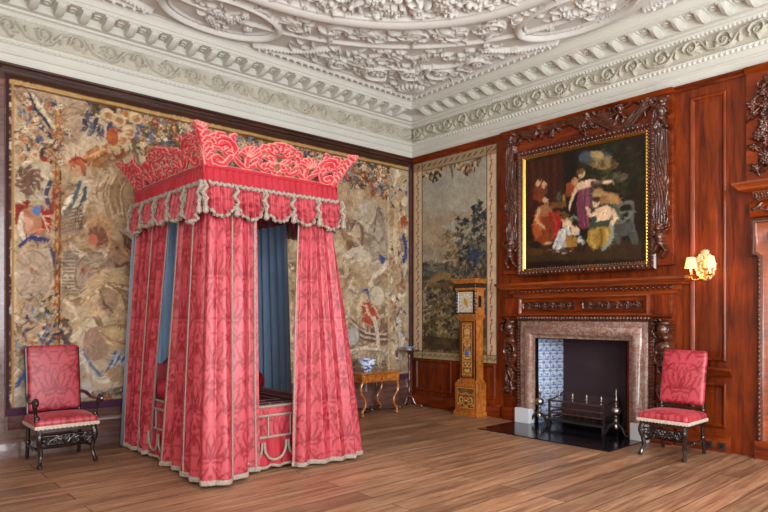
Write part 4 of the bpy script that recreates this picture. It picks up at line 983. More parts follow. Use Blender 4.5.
B(44, 157, 5, 5, c(146, 48, 40)); B(49, 148, 3, 3, c(160, 60, 46)); Ls([(22, 140), (30, 142), (36, 146)], 1.4, c(190, 110, 84))
Pg([(12, 166), (50, 162), (48, 200), (12, 202)], c(206, 194, 168))
for a in range(9): an = a*.7+.2; Ls([(28, 180), (28+9*math.cos(an), 180+9*math.sin(an)), (28+14*math.cos(an+.5), 180+14*math.sin(an+.5))], 1.8, c(112, 88, 74))
B(28, 180, 4, 5, c(96, 72, 60)); Ls([(28, 180), (27, 198)], 2, c(112, 88, 74))
Pg([(14, 205), (30, 200), (24, 222), (12, 226)], c(134, 36, 36)); Pg([(40, 204), (52, 212), (50, 234), (38, 226)], c(160, 44, 40)); Ls([(40, 212), (45, 222), (48, 232)], 1, c(214, 190, 160)); Ls([(50, 182), (46, 196), (52, 210)], 2, c(44, 60, 96)); Ls([(54, 186), (52, 214)], 1.4, c(150, 50, 40))
B(30, 222, 12, 14, c(184, 132, 104)); B(26, 224, 7, 7, c(210, 164, 136)); Ls([(22, 214), (20, 228), (24, 240)], 2, c(222, 212, 190)); B(37, 211, 4.5, 5, c(88, 128, 176)); Ls([(20, 246), (32, 238), (48, 240)], 2, c(40, 58, 112)); Ls([(48, 240), (54, 258), (56, 276)], 1.8, c(52, 74, 112)); Ls([(14, 230), (12, 256), (14, 290)], 1.6, c(210, 200, 170)); B(38, 232, 5, 3, c(196, 120, 92))
Pg([(18, 252), (50, 248), (54, 290), (40, 300), (20, 296)], c(196, 182, 158)); B(33, 276, 19, 26, c(182, 164, 142)); B(33, 276, 19, 26, c(140, 118, 100), ring=.94); B(31, 270, 3.5, 6, c(206, 176, 146)); B(31, 270, 1.6, 3, c(150, 104, 84))
for i in range(8): an = i*.8; Ls([(33, 274), (33+16*math.cos(an), 276+22*math.sin(an))], .7, c(156, 136, 116), .7)
for q in range(110):
    x, y = R.uniform(13, 54), R.uniform(302, 372); k = R.random()
    if k < .35: B(x, y, 3, 2.4, R.choice(CRM), R.uniform(0, 3))
    elif k < .75: Ls([(x, y), (x+R.uniform(-4, 4), y+R.uniform(-5, 5)), (x+R.uniform(-6, 6), y+R.uniform(2, 8))], 1.1, R.choice([c(84, 120, 154), c(110, 140, 160), c(60, 84, 120), c(150, 150, 120)]), 1, .5)
    else: B(x, y, 2, 2, R.choice(RED))
Ls([(14, 372), (24, 378), (32, 374)], 2.4, c(86, 128, 168)); Ls([(16, 388), (22, 376), (28, 368)], 1.8, c(60, 96, 150)); B(22, 398, 12, 12, c(196, 190, 178)); B(18, 402, 6, 7, c(170, 160, 150)); Ls([(14, 296), (12, 312), (16, 322)], 2, c(200, 200, 204))
Ls([(16, 130), (14, 200), (15, 300), (13, 400)], .9, c(206, 186, 150), .8)
Pg([(55, 104), (60.5, 105), (59, 400), (54.5, 402)], c(150, 98, 56)); Ls([(57.5, 106), (57, 250), (56.5, 398)], .9, c(206, 158, 96)); Ls([(60.8, 106), (60, 250), (59.3, 398)], .6, c(74, 38, 30))
for i in range(24): B(56.5, 130+i*11, 1.4, 2.6, c(160, 62, 44) if i % 3 else c(60, 70, 96))
# --- right part beyond the bed
for q in range(70): x, y = R.uniform(352, 386), R.uniform(204, 262); B(x, y, 5, 7, R.choice([c(178, 168, 150), c(166, 156, 138), c(190, 180, 160)]), 0, .5)
G2 = [c(160, 146, 124), c(186, 172, 148), c(138, 120, 104), c(204, 192, 168), c(122, 106, 96)]
for q in range(60):
    x, y = R.uniform(346, 386), R.uniform(218, 375); a = R.uniform(0, 6.3); L = R.uniform(6, 14)
    Ls([(x, y), (x+L*math.cos(a), y+L*math.sin(a)), (x+L*1.6*math.cos(a+.8), y+L*1.6*math.sin(a+.8))], R.uniform(1.2, 3), R.choice(G2), .8, .7)
Ls([(378, 210), (382, 226), (388, 250), (386, 268)], 3, c(150, 136, 122)); Ls([(374, 232), (378, 208), (384, 226)], 1, c(110, 92, 84))
B(357, 235, 5, 7, c(190, 170, 140)); Ls([(350, 230), (356, 222), (362, 230), (362, 244)], 1.6, c(120, 96, 78)); B(350, 246, 5, 6, c(120, 88, 62)); Ls([(346, 256), (358, 250), (370, 258)], 3, c(206, 196, 176))
Pg([(378, 254), (388, 260), (390, 267), (381, 264)], c(48, 78, 134)); B(366, 262, 6, 8, c(206, 192, 166)); B(370, 272, 9, 8, c(182, 164, 136)); Ls([(374, 276), (382, 270), (386, 262)], 2.4, c(214, 200, 176))
Ls([(362, 293), (367, 290), (369, 298)], 1.4, c(44, 78, 136)); B(364, 299, 4, 6, c(200, 172, 136)); Ls([(358, 308), (362, 298), (358, 316)], 2, c(214, 196, 156))
Pg([(362, 304), (374, 300), (380, 314), (374, 326), (362, 322)], c(168, 66, 52)); Ls([(366, 306), (370, 316), (376, 322)], 1.6, c(216, 190, 154)); Ls([(372, 302), (378, 316)], 1.4, c(210, 176, 140)); B(377, 296, 8, 11, c(204, 192, 164)); B(377, 296, 8, 11, c(150, 134, 112), ring=.88)
Pg([(366, 330), (388, 322), (388, 345), (368, 342)], c(126, 98, 84)); 
for i in range(5): Ls([(350, 318+i*3), (366, 330+i*2.5), (388, 332+i*2.5)], .8, (c(90, 72, 66), c(196, 178, 150))[i % 2])
B(352, 336, 8, 10, c(182, 178, 172)); B(352, 336, 8, 10, c(120, 110, 106), ring=.88); Ls([(348, 352), (366, 348), (386, 352)], 1.6, c(216, 208, 190)); Ls([(374, 318), (377, 334), (378, 346)], 2.2, c(206, 196, 180))
for i in range(10): Ls([(346+i*4, 356), (350+i*4, 351), (356+i*4, 356)], .9, R.choice(G2))
Ls([(388, 190), (388, 280), (388.5, 372)], 1.0, c(196, 178, 140))
Pg([(389, 168), (408, 162), (409, 362), (390, 374)], c(176, 160, 134))
for q in range(190):
    x, y = R.uniform(390, 406), R.uniform(172, 362); k = R.random()
    if k < .3: B(x, y, R.uniform(1.5, 3), R.uniform(2, 4), R.choice(CRM), R.uniform(0, 3))
    elif k < .6: Ls([(x, y), (x+R.uniform(-3, 3), y+R.uniform(-5, 5))], 1.2, R.choice(BLU if y < 250 else [c(50, 84, 140), c(84, 112, 150), c(70, 80, 96)]), 1, .5)
    elif k < .75: B(x, y, 1.6, 2, R.choice(RED))
    else: Ls([(x, y), (x+R.uniform(-4, 4), y+R.uniform(-6, 6)), (x+R.uniform(-4, 4), y+8)], 1.4, R.choice(TAN))
B(404, 222, 4, 6, c(150, 70, 44)); Ls([(404, 236), (406, 250), (403, 262)], 2, c(44, 72, 120)); B(398, 228, 4, 5, c(190, 150, 120)); Ls([(396, 215), (394, 240), (397, 262)], 2.4, c(206, 190, 150)); Ls([(398, 320), (401, 340), (400, 358)], 3, c(196, 190, 178))
for z_ in np.arange(3.42, 4.08, .07): blooms(7, x0+.13, x0+.66, lambda x: z_, .05, CRM+[c(176, 132, 104)], .7)
for z_ in np.arange(.98, 1.85, .07): blooms(5, x0+.13, x0+.62, lambda x: z_, .05, CRM, .6)
Ls([(12, 84), (17, 78), (25, 84), (33, 79), (38, 85), (30, 88), (25, 84)], 1.8, c(212, 196, 162)); Ls([(13, 86), (20, 86), (27, 80), (35, 87)], .9, c(44, 56, 76)); Ls([(30, 90), (38, 104), (46, 116), (55, 130)], 1.8, c(214, 198, 168)); Ls([(29, 93), (35, 108), (46, 122), (52, 134)], 1.2, c(40, 54, 78))
weather(cv, .007, .2, .12, c(146, 116, 86), 0, 1.0, 5, .12); hatch(cv, 9000, .08, .0075, .5, 1.38, 5); cv.C *= np.array((.92, .865, .85))
# outer edges
for (a, b) in (((x0, 4.28), (x1, 4.28)),): cv.line([a, b], .05, col=c(60, 36, 24)); cv.line([(a[0], 4.205), (b[0], 4.205)], .018, col=c(176, 136, 78)); cv.line([(a[0], 4.17), (b[0], 4.17)], .01, col=c(92, 60, 36))
cv.line([(x0+.02, z0), (x0+.02, 4.29)], .022, col=c(62, 36, 40)); cv.line([(x0+.075, z0), (x0+.075, 4.2)], .014, col=c(160, 122, 76))
cv.line([(x1-.02, z0), (x1-.02, 4.29)], .025, col=c(60, 56, 72)); cv.line([(x0, z0+.04), (x1, z0+.04)], .055, col=c(74, 44, 66))
def hang(on_f, amp, k):
    def f(P):
        P = np.array(P, float); P[..., 2] = TP+amp*(1+np.sin(P[..., 0]*k+.5*np.sin(P[..., 1]*1.3)))*.5; return on_f(P)
    return f
cv.sheet('woven_panel', hang(LW, .012, 7), M['tap'], tl)

# ------------------------------------------------------------------ landscape tapestry on the right wall
tr = thing('tapestry', 'tall landscape tapestry with dark trees, garland and cream border beside the longcase clock', 'tapestry', (0, -.95, .85))
u0, _ = onR(413.5, 200, TP); u1, _ = onR(497, 200, TP); z0r, z1r = .84, 4.28
cv = Cv(u0, z0r, u1, z1r, .0105, c(172, 164, 144)); B, Ls, Pg = mk(cv, onR, TP); R = random.Random(8)
for q in range(120): B(R.uniform(422, 488), R.uniform(150, 240), R.uniform(5, 14), R.uniform(4, 12), R.choice([c(168, 164, 148), c(178, 168, 148), c(160, 156, 144), c(184, 172, 148)]), 0, .5)
for q in range(90): B(R.uniform(420, 488), R.uniform(215, 268), R.uniform(4, 10), R.uniform(3, 7), R.choice([c(172, 146, 118), c(184, 166, 138), c(150, 124, 98)]), 0, .45)
# ground
Pg([(420, 262), (440, 266), (455, 262), (488, 250), (488, 356), (420, 352)], c(112, 90, 60))
for q in range(160): x, y = R.uniform(420, 486), R.uniform(276, 350); B(x, y, R.uniform(3, 9), R.uniform(1.5, 4), R.choice([c(142, 112, 72), c(84, 66, 46), c(110, 90, 58), c(60, 50, 38), c(160, 130, 88)]), R.uniform(-.4, .4), .7)
# distant hills, tower
for q in range(70): x = R.uniform(420, 456); B(x, R.uniform(262, 282), R.uniform(3, 6), R.uniform(1.5, 3), R.choice([c(110, 110, 96), c(142, 132, 108), c(76, 84, 88), c(60, 64, 60)]), 0, .8)
B(424, 296, 4, 7, c(170, 164, 150)); Pg([(445, 263), (449, 261), (450, 276), (445, 277)], c(92, 78, 62)); Pg([(449, 266), (453, 264), (453, 276), (449, 277)], c(120, 102, 78)); Ls([(432, 280), (446, 276), (470, 280)], 3, c(152, 122, 78)); Pg([(432, 290), (448, 282), (466, 300), (438, 306)], c(122, 96, 62))
# trees
def tree(n, a, b, d, e, cols, s=1):
    for q in range(n):
        x, y = R.uniform(a, b), R.uniform(d, e)
        for k in range(4): an = R.uniform(0, 6.3); Ls([(x, y), (x+3*s*math.cos(an), y+3*s*math.sin(an))], 1.0*s, R.choice(cols), .9, .5)
DK = [c(44, 46, 50), c(60, 64, 62), c(32, 34, 40), c(84, 84, 70), c(54, 62, 74)]
tree(34, 446, 462, 230, 262, [c(150, 126, 94), c(128, 104, 76), c(106, 86, 64)]); tree(70, 458, 478, 218, 262, DK); tree(60, 473, 487, 202, 240, DK); tree(60, 460, 486, 240, 275, DK+[c(178, 166, 128), c(150, 140, 110), c(96, 100, 104)])
tree(40, 464, 482, 226, 262, [c(182, 170, 134), c(150, 142, 112), c(98, 100, 92)]); tree(26, 470, 480, 250, 268, [c(56, 74, 118), c(84, 100, 130)])
Pg([(466, 252), (474, 240), (487, 236), (487, 290), (462, 290)], c(48, 46, 50), .55); tree(30, 452, 486, 262, 280, [c(120, 104, 70), c(70, 78, 88), c(160, 140, 100), c(48, 52, 60)])
for q in range(80):   # plants in the foreground
    x, y = R.uniform(420, 462), R.uniform(290, 342)
    for k in range(5): an = -PI/2+(k-2)*.55; Ls([(x, y), (x+4*math.cos(an), y+5*math.sin(an)), (x+6*math.cos(an)+1, y+4*math.sin(an))], .8, R.choice([c(176, 160, 120), c(72, 74, 70), c(130, 118, 84), c(54, 56, 58)]), .9, .4)
for q in range(24): x, y = R.uniform(462, 486), R.uniform(290, 348); Ls([(x, y), (x+4, y-4)], 2, R.choice([c(80, 60, 44), c(120, 84, 60), c(54, 44, 38)]), .8)
B(459, 325, 5, 4, c(160, 150, 126)); B(462, 318, 3, 6, c(130, 70, 52)); Pg([(424, 336), (470, 340), (486, 352), (422, 350)], c(74, 56, 38), .8)
# garland of the top
for (a, ya, b, yb, dip) in ((420, 168, 447, 160, 11), (452, 160, 486, 148, 13)):
    for q in range(110):
        t = R.random(); x = lerp(a, b, t); y = lerp(ya, yb, t)+dip*math.sin(PI*t)+R.uniform(-2.5, 3.5)*(1+math.sin(PI*t))*.8; k = R.random()
        if k < .4: Ls([(x, y), (x+R.uniform(-2, 2), y+R.uniform(1, 3))], .9, R.choice([c(34, 38, 44), c(56, 60, 56)]))
        else: B(x, y, 1.5, 1.6, R.choice([c(190, 160, 120), c(150, 96, 72), c(206, 184, 146), c(120, 100, 70)]))
B(451, 160, 3, 4.5, c(40, 42, 52)); B(451, 160, 1.5, 2.6, c(160, 154, 140)); Ls([(451, 165), (452, 172), (453, 178)], 1.8, c(120, 90, 70), .9, .8); Ls([(447, 160), (440, 164)], 1.4, c(130, 108, 80)); Ls([(456, 158), (464, 158)], 1.4, c(150, 120, 86))
weather(cv, .007, .12, .03, c(130, 112, 86), 0, 1.2, 9, .1); hatch(cv, 4200, .06, .0075, .5, 1.35, 6, (u0, z0r, u1, 2.9)); hatch(cv, 700, .05, .0075, .8, 1.15, 7, (u0, 2.9, u1, z1r)); cv.C *= .86
# borders
L0, R0 = onR(422.5, 200, TP)[0], onR(487, 200, TP)[0]
cr = c(196, 176, 144)
cv.poly([(u0, z0r), (L0, z0r), (L0, z1r), (u0, z1r)], cr); cv.poly([(R0, z0r), (u1, z0r), (u1, z1r), (R0, z1r)], cr); cv.poly([(u0, z1r-.15), (u1, z1r-.15), (u1, z1r), (u0, z1r)], c(150, 128, 98)); cv.poly([(u0, z0r), (u1, z0r), (u1, z0r+.12), (u0, z0r+.12)], c(166, 146, 110))
for x, d in (((u0+L0)/2, 1), ((u1+R0)/2, -1)):
    z = z0r+.1
    while z < z1r-.1:
        cv.line([(x-.03, z), (x+.03*d, z+.07), (x+.0, z+.12)], .012, col=c(160, 84, 62)); flower(cv, x+.01*d, z+.16, .028, 5, None, (c(168, 100, 76), c(120, 54, 44))); z += .21
x = u0+.1
while x < u1: cv.line([(x, z0r+.04), (x+.05, z0r+.08), (x+.1, z0r+.05)], .01, col=c(110, 96, 70)); cv.line([(x, z1r-.09), (x+.06, z1r-.05)], .012, col=c(90, 66, 48)); x += .13
for x in (u0+.01, L0, R0, u1-.01): cv.line([(x, z0r), (x, z1r)], .009, col=c(96, 66, 48))
cv.line([(u0, z0r+.125), (u1, z0r+.125)], .008, col=c(100, 76, 50)); cv.line([(L0, z1r-.15), (R0, z1r-.15)], .008, col=c(110, 80, 56))
cv.sheet('woven_panel', hang(RW, .01, 9), M['tap'], tr)
# ------------------------------------------------------------------ damask pattern tile
TW, TH = .5, .86
dt = Cv(0, 0, TW, TH, .004)
def dl_(x, y, a, L, w, cu=0): 
    for ox in (-TW, 0, TW):
        for oy in (-TH, 0, TH): leaf(dt, x+ox, y+oy, a, L, w, cu, 1, n=6)
def motif(X, Y):
    for s in (-1, 1):
        for q in range(9):
            a = -1.2+q*.34; dl_(X+s*(.05+.012*q), Y-.3+.055*q, PI/2-s*a, .075, .008, s*2.2)
        for q in range(7): dl_(X+s*.205, Y-.22+q*.07, PI/2-s*(.6 if q % 2 else -.7), .06, .007, -s*2)
        for q in range(4): dl_(X+s*.08, Y+.1+.05*q, PI/2-s*1.2, .06, .007, s*1.6)
        for q in range(3): dl_(X+s*.02, Y-.24-.04*q, PI/2+s*(1+.3*q), .06, .008, s*1.6)
    for s in (-1, 1):
        for k, (a, L) in enumerate(((.0, .26), (.35, .25), (.75, .22), (1.2, .18), (1.75, .14))): dl_(X+s*.012*k, Y, PI/2-s*a, L, .0095, s*.9)
        dl_(X, Y-.02, -PI/2+s*.9, .16, .011, s*1.9); dl_(X+s*.02, Y-.08, -PI/2+s*.3, .2, .012, s*1.2)
        dl_(X+s*.19, Y+.05, PI/2-s*.2, .26, .011, -s*1.3); dl_(X+s*.21, Y-.1, PI/2+s*.2, .2, .011, s*1.4); dl_(X+s*.17, Y+.2, PI/2, .14, .013, s*1.8)
    for ox in (-TW, 0, TW):
        for oy in (-TH, 0, TH):
            dt.blob(X+ox, Y+oy+.02, .022, .034, h=1); dt.blob(X+ox, Y+oy-.17, .02, .03, h=1)
motif(TW/2, TH*.32); motif(0, TH*.82)
DT = np.clip(dt.H*3, 0, 1); DT = DT[:-1, :-1]
DT = (DT*2+np.roll(DT, 1, 0)+np.roll(DT, -1, 0)+np.roll(DT, 1, 1)+np.roll(DT, -1, 1))/6; dny, dnx = DT.shape
def damask(U, V):
    x = (np.mod(U, TW)/TW)*dnx; y = (np.mod(V, TH)/TH)*dny; i = np.floor(x).astype(int); j = np.floor(y).astype(int); fx, fy = x-i, y-j
    g = lambda a, b: DT[b % dny, a % dnx]
    return g(i, j)*(1-fx)*(1-fy)+g(i+1, j)*fx*(1-fy)+g(i, j+1)*(1-fx)*fy+g(i+1, j+1)*fx*fy
DG, DP = np.array(c(178, 64, 74)), np.array(c(134, 18, 34))
def dcol(U, V, g=DG, p=DP): m = damask(U, V)[..., None]; return g*(1-m)+p*m

# ------------------------------------------------------------------ state bed
BX0, BX1, BY0, BY1 = -5.12, -3.60, -2.42, -.68
bed = thing('state_bed', 'crimson damask four-poster state bed with pierced carved cresting and draped curtains', 'bed', (-4.36, -1.55, 0))
CT = 3.03
def resample(P, n):
    P = np.array(P, float); d = np.r_[0, np.cumsum(np.hypot(*np.diff(P, axis=0).T))]; t = np.linspace(0, d[-1], n)
    return np.stack([np.interp(t, d, P[:, 0]), np.interp(t, d, P[:, 1])], -1), t
def curtain(name, top, bot, nf, amp, zt=2.72, zb=.035, seams=(), seed=1, back=None, mt='damask', off=0, hem=True, parent=bed, res=.011, col=None):
    R = random.Random(seed)
    T0, _ = resample(spline(top, 8), 200); B0, _ = resample(spline(bot, 8), 200)
    L = np.hypot(*np.diff(B0, axis=0).T).sum(); ns = int(max(L*1.6/res, 40)); nz = int((zt-zb)/.02)
    s = np.linspace(0, 1, ns); z = np.linspace(zb, zt, nz)
    S, Z = np.meshgrid(s, z); h = (Z-zb)/(zt-zb)
    ip = lambda A, k: np.interp(S, np.linspace(0, 1, 200), A[:, k])
    hh = h**1.15
    X = ip(B0, 0)*(1-hh)+ip(T0, 0)*hh; Y = ip(B0, 1)*(1-hh)+ip(T0, 1)*hh
    tx = np.gradient(X, axis=1); ty = np.gradient(Y, axis=1); q = np.hypot(tx, ty)+1e-9; nx, ny = ty/q, -tx/q
    ph = [R.uniform(0, 6.3) for _ in range(6)]
    W = S+.014*np.sin(3*S*PI+ph[1]+h*1.4)+.01*np.sin(9*S+ph[2]-h*2)
    a = 2*PI*nf*W+ph[0]; f = np.sin(a)+.35*np.sin(2*a+ph[3])*(h)+.3*np.sin(a*.5+ph[4])
    A = amp*(.75+.5*np.sin(5*S+ph[5])*.5)*(1-.45*h)
    D = A*f; tang = .35*A*np.sin(2*a)
    X = X+nx*(D+off)+tx/q*tang*.5; Y = Y+ny*(D+off)+ty/q*tang*.5
    dx = np.diff(X, axis=1); dy = np.diff(Y, axis=1); arc = np.concatenate([np.zeros((nz, 1)), np.cumsum(np.hypot(dx, dy), 1)], 1)
    U = np.broadcast_to(arc[nz//3][None], arc.shape)
    C = dcol(U+seed*.17, Z) if mt == 'damask' else None
    P = np.stack([X, Y, Z], -1)
    o = gridmesh(name, P, M[mt], parent, None, C, True)
    if mt != 'blue':
        m = MB()
        for sv in seams:
            k = min(ns-2, max(1, int(sv*(ns-1)))); nn = np.stack([nx[:, k], ny[:, k], nx[:, k]*0], -1); tt = np.stack([tx[:, k]/q[:, k], ty[:, k]/q[:, k], 0*tx[:, k]], -1)
            for sg in (1,):
                c0 = P[:, k]+nn*.006; G = np.stack([c0-tt*.009-nn*.004, c0-tt*.006+nn*.003, c0+tt*.006+nn*.003, c0+tt*.009-nn*.004, c0+tt*.006-nn*.011, c0-tt*.006-nn*.011], 1)
                m.grid(G, cv=True)
        if m.v: m.build('braid', M['braid'], o, world=True)
        if hem:
            G = []; 
            for k in range(6): an = 2*PI*k/6; G.append(np.stack([X[0]+nx[0]*.012*math.cos(an), Y[0]+ny[0]*.012*math.cos(an), zb+.0+.018+.026*math.sin(an)+0*X[0]+.004*np.sin(np.arange(ns)*1.9)], -1))
            m = MB().grid(np.stack(G, 1), cv=True); m.build('fringe', M['braid'], o, world=True)
    if back:
        gridmesh('lining', np.stack([X-nx*.012*back, Y-ny*.012*back, Z], -1), M['blue'], o, None, None, True)
    return o
F_ = lambda *a: onF(*a, .03)
# front left curtain wraps the corner
curtain('curtain', [(BX0+.02, -1.82), (BX0+.01, -2.1), (BX0+.02, -2.36), (-5.0, BY0+.02), (-4.85, BY0+.02), (-4.58, BY0+.02)],
        [F_(165, 465), F_(172, 468), F_(181, 473), F_(192, 481), F_(210, 486), F_(232, 483), F_(245, 475), F_(258, 471)], 7, .05, seams=(.01, .33, .78, .985), seed=4, back=1)
# front right curtain
curtain('curtain', [(-4.06, BY0+.02), (-3.9, BY0), (-3.7, BY0+.01), (BX1-.01, -2.36), (BX1, -2.1), (BX1, -1.9)],
        [F_(291, 467), F_(300, 467), F_(315, 464), F_(335, 461), F_(348, 459), F_(360, 453), (-3.22, -2.05), (-3.3, -1.85)], 8.5, .055, seams=(.012, .66, .985), seed=9, back=1)
# rear left
curtain('curtain', [(BX0, -.72), (BX0, -.95), (BX0, -1.2), (BX0, -1.54)], [(-5.12, -.36), F_(133, 449), F_(141, 452), F_(148, 455)], 4.6, .045, seams=(.01, .5, .985), seed=13, back=1)
# rear right, seen from inside: blue lining
curtain('curtain', [(BX1, -1.46), (BX1, -1.2), (BX1, -.95), (BX1, -.72)], [(-3.5, -1.42), (-3.47, -1.15), (-3.47, -.9), (-3.5, -.6)], 4.6, .035, seams=(.012, .985), seed=17, back=1)
# head cloth
curtain('head_cloth', [(BX0+.05, BY1-.03), (-4.5, BY1-.03), (BX1-.05, BY1-.03)], [(BX0+.05, BY1-.03), (-4.5, BY1-.03), (BX1-.05, BY1-.03)], 12, .02, zb=.7, zt=3.0, seed=23, mt='blue')
# blue-white returned edge of the rear curtain
m = MB(); P = []
for t in np.linspace(0, 1, 16): x, y = lerp(-5.16, BX0-.03, t), lerp(-.26, -.66, t); P.append([(x-.02, y-.06, lerp(.03, 2.72, t)), (x-.005, y+.06, lerp(.03, 2.72, t)), (x+.04, y+.07, lerp(.03, 2.72, t))])
m.grid(np.array(P)).build('lining_edge', mat('pale lining edge', c(150, 180, 216), .5), bed, world=True)

# frame: posts, tester, bedstock
for x in (BX0+.1, BX1-.1):
    for y in (BY0+.1, BY1-.06):
        MB().lathe([(.05, 0), (.05, .5), (.03, .55), (.04, .8), (.03, 1.2), (.03, 2.95)], x-0, y, 0, 10).build('post', M['ebony'], bed, world=True)
m = MB().box(BX0+.02, BY0+.02, 2.96, BX1-.02, BY1-.02, 3.02); m.build('tester', M['red'], bed, world=True)
m = MB().box(BX0+.06, BY0+.08, .3, BX1-.06, BY1-.04, .6); m.build('mattress', M['red'], bed, world=True, bevel=.03)
# coverlet with silver straps
cv = Cv(BX0+.05, BY0+.06, BX1-.05, BY1-.1, .011, c(92, 14, 28))
cx, cy = (BX0+BX1)/2, (BY0+BY1)/2
for k in (.0, .14, .34):
    a, b, d, e = BX0+.09+k, BY0+.1+k, BX1-.09-k, BY1-.12-k
    cv.line([(a, b), (d, b), (d, e), (a, e), (a, b)], .009, col=c(176, 156, 146), h=.006)
for k in range(9): x = BX0+.14+k*.16; cv.line([(x, BY0+.1), (x+.05, BY0+.24)], .007, col=c(170, 150, 140), h=.004); cv.line([(x, BY1-.15), (x+.05, BY1-.4)], .009, col=c(170, 150, 140), h=.004)
for k in range(8):
    y = BY0+.2+k*.19
    for sx in (1, -1): x = (BX0 if sx > 0 else BX1)+sx*.1; cv.line([(x, y), (x+sx*.14, y+.06)], .007, col=c(170, 150, 140), h=.004)
for k in range(5): spiral(cv, cx, cy-.5+k*.25, .1, k, 1, .012, .004, c(176, 156, 146))
cl = cv.sheet('coverlet', lambda P: np.stack([P[..., 0], P[..., 1], .625+P[..., 2]+.035*np.cos((P[..., 0]-cx)*2)], -1), mat('coverlet velvet', rough=.8, attr=True, spec=.15), bed)
# headboard and bolster
hb = [( -.66, .5), (-.66, .95), (-.6, 1.04), (-.5, 1.02), (-.42, 1.1), (-.25, 1.2), (0, 1.26)]
pts = [(cx+a, z) for a, z in hb]+[(cx-a, z) for a, z in hb[::-1][1:]]
m = MB(); n = len(pts)
for y in (BY1-.09, BY1-.04): m.v += [(x, y, z) for x, z in pts]
m.f = [tuple(range(n)), tuple(range(n, 2*n))]+[(i, (i+1) % n, n+(i+1) % n, n+i) for i in range(n)]
m.build('headboard', M['red'], bed, world=True, bevel=.01)
m = MB().lathe([(.02, -.7), (.1, -.69), (.13, -.64), (.135, 0), (.13, .64), (.1, .69), (.02, .7)], cx, BY1-.28, .76, 16, axis='x'); m.build('bolster', M['red'], bed, world=True)

# side panels of the bed and base valance, with braid
def perim(off=0): return [(BX0+off, BY1-.05), (BX0+off, BY0+off), (BX1-off, BY0+off), (BX1-off, BY1-.05)]
def skirt(name, p, q, z0, z1, nf, amp, mt='red', flare=0, damaskU=None):
    L = math.hypot(q[0]-p[0], q[1]-p[1]); tx, ty = (q[0]-p[0])/L, (q[1]-p[1])/L; nx, ny = ty, -tx
    if (cx-(p[0]+q[0])/2)*nx+(cy-(p[1]+q[1])/2)*ny > 0: nx, ny = -nx, -ny
    ns = max(20, int(L/.01)); nz = max(3, int((z1-z0)/.02)); S, Z = np.meshgrid(np.linspace(0, L, ns), np.linspace(z0, z1, nz)); h = (z1-Z)/(z1-z0)
    D = (amp*(.35+.65*h) if flare >= 0 else amp*(.35+.65*(1-h)))*(np.sin(S*nf*2*PI+.6*np.sin(S*5))+.4*np.sin(S*nf*3.7*PI))+abs(flare)*h
    P = np.stack([p[0]+tx*S+nx*D, p[1]+ty*S+ny*D, Z], -1)
    return gridmesh(name, P, M[mt], bed, None, dcol(S+p[0], Z) if mt == 'damask' else None, True), (tx, ty, nx, ny, L)
PR = perim(.04)
for i in range(3):
    p, q = PR[i], PR[i+1]
    o, (tx, ty, nx, ny, L) = skirt('side_panel', p, q, .33, .66, 0, 0, 'damask')
    m = MB()
    for z in (.655, .56, .34): m.tube([(p[0]+nx*.008, p[1]+ny*.008, z), (q[0]+nx*.008, q[1]+ny*.008, z)], .013, 6)
    k = .12
    while k < L: m.tube([(p[0]+tx*k+nx*.008, p[1]+ty*k+ny*.008, z) for z in (.34, .56)], .01, 6); k += .27
    m.build('braid', M['braid'], o, world=True)
    o, _ = skirt('base_valance', p, q, .03, .335, 7, .014, 'red', .03)
    m = MB(); m.tube([(p[0]+tx*t+nx*(.04+.014*math.sin(t*44)), p[1]+ty*t+ny*(.04+.014*math.sin(t*44)), .045+.008*math.sin(t*30)) for t in np.linspace(0, L, 60)], .016, 6)
    n = max(1, int(round(L/.3)))
    for j in range(n):
        a = L*(j+.5)/n; pts = [(p[0]+tx*(a+w)+nx*.05, p[1]+ty*(a+w)+ny*.05, z) for w, z in ((-.13, .3), (-.12, .2), (-.07, .13), (0, .11), (.07, .13), (.12, .2), (.13, .3))]
        m.tube(spline(pts, 4), .014, 6)
    m.build('fringe', M['braid'], o, world=True)

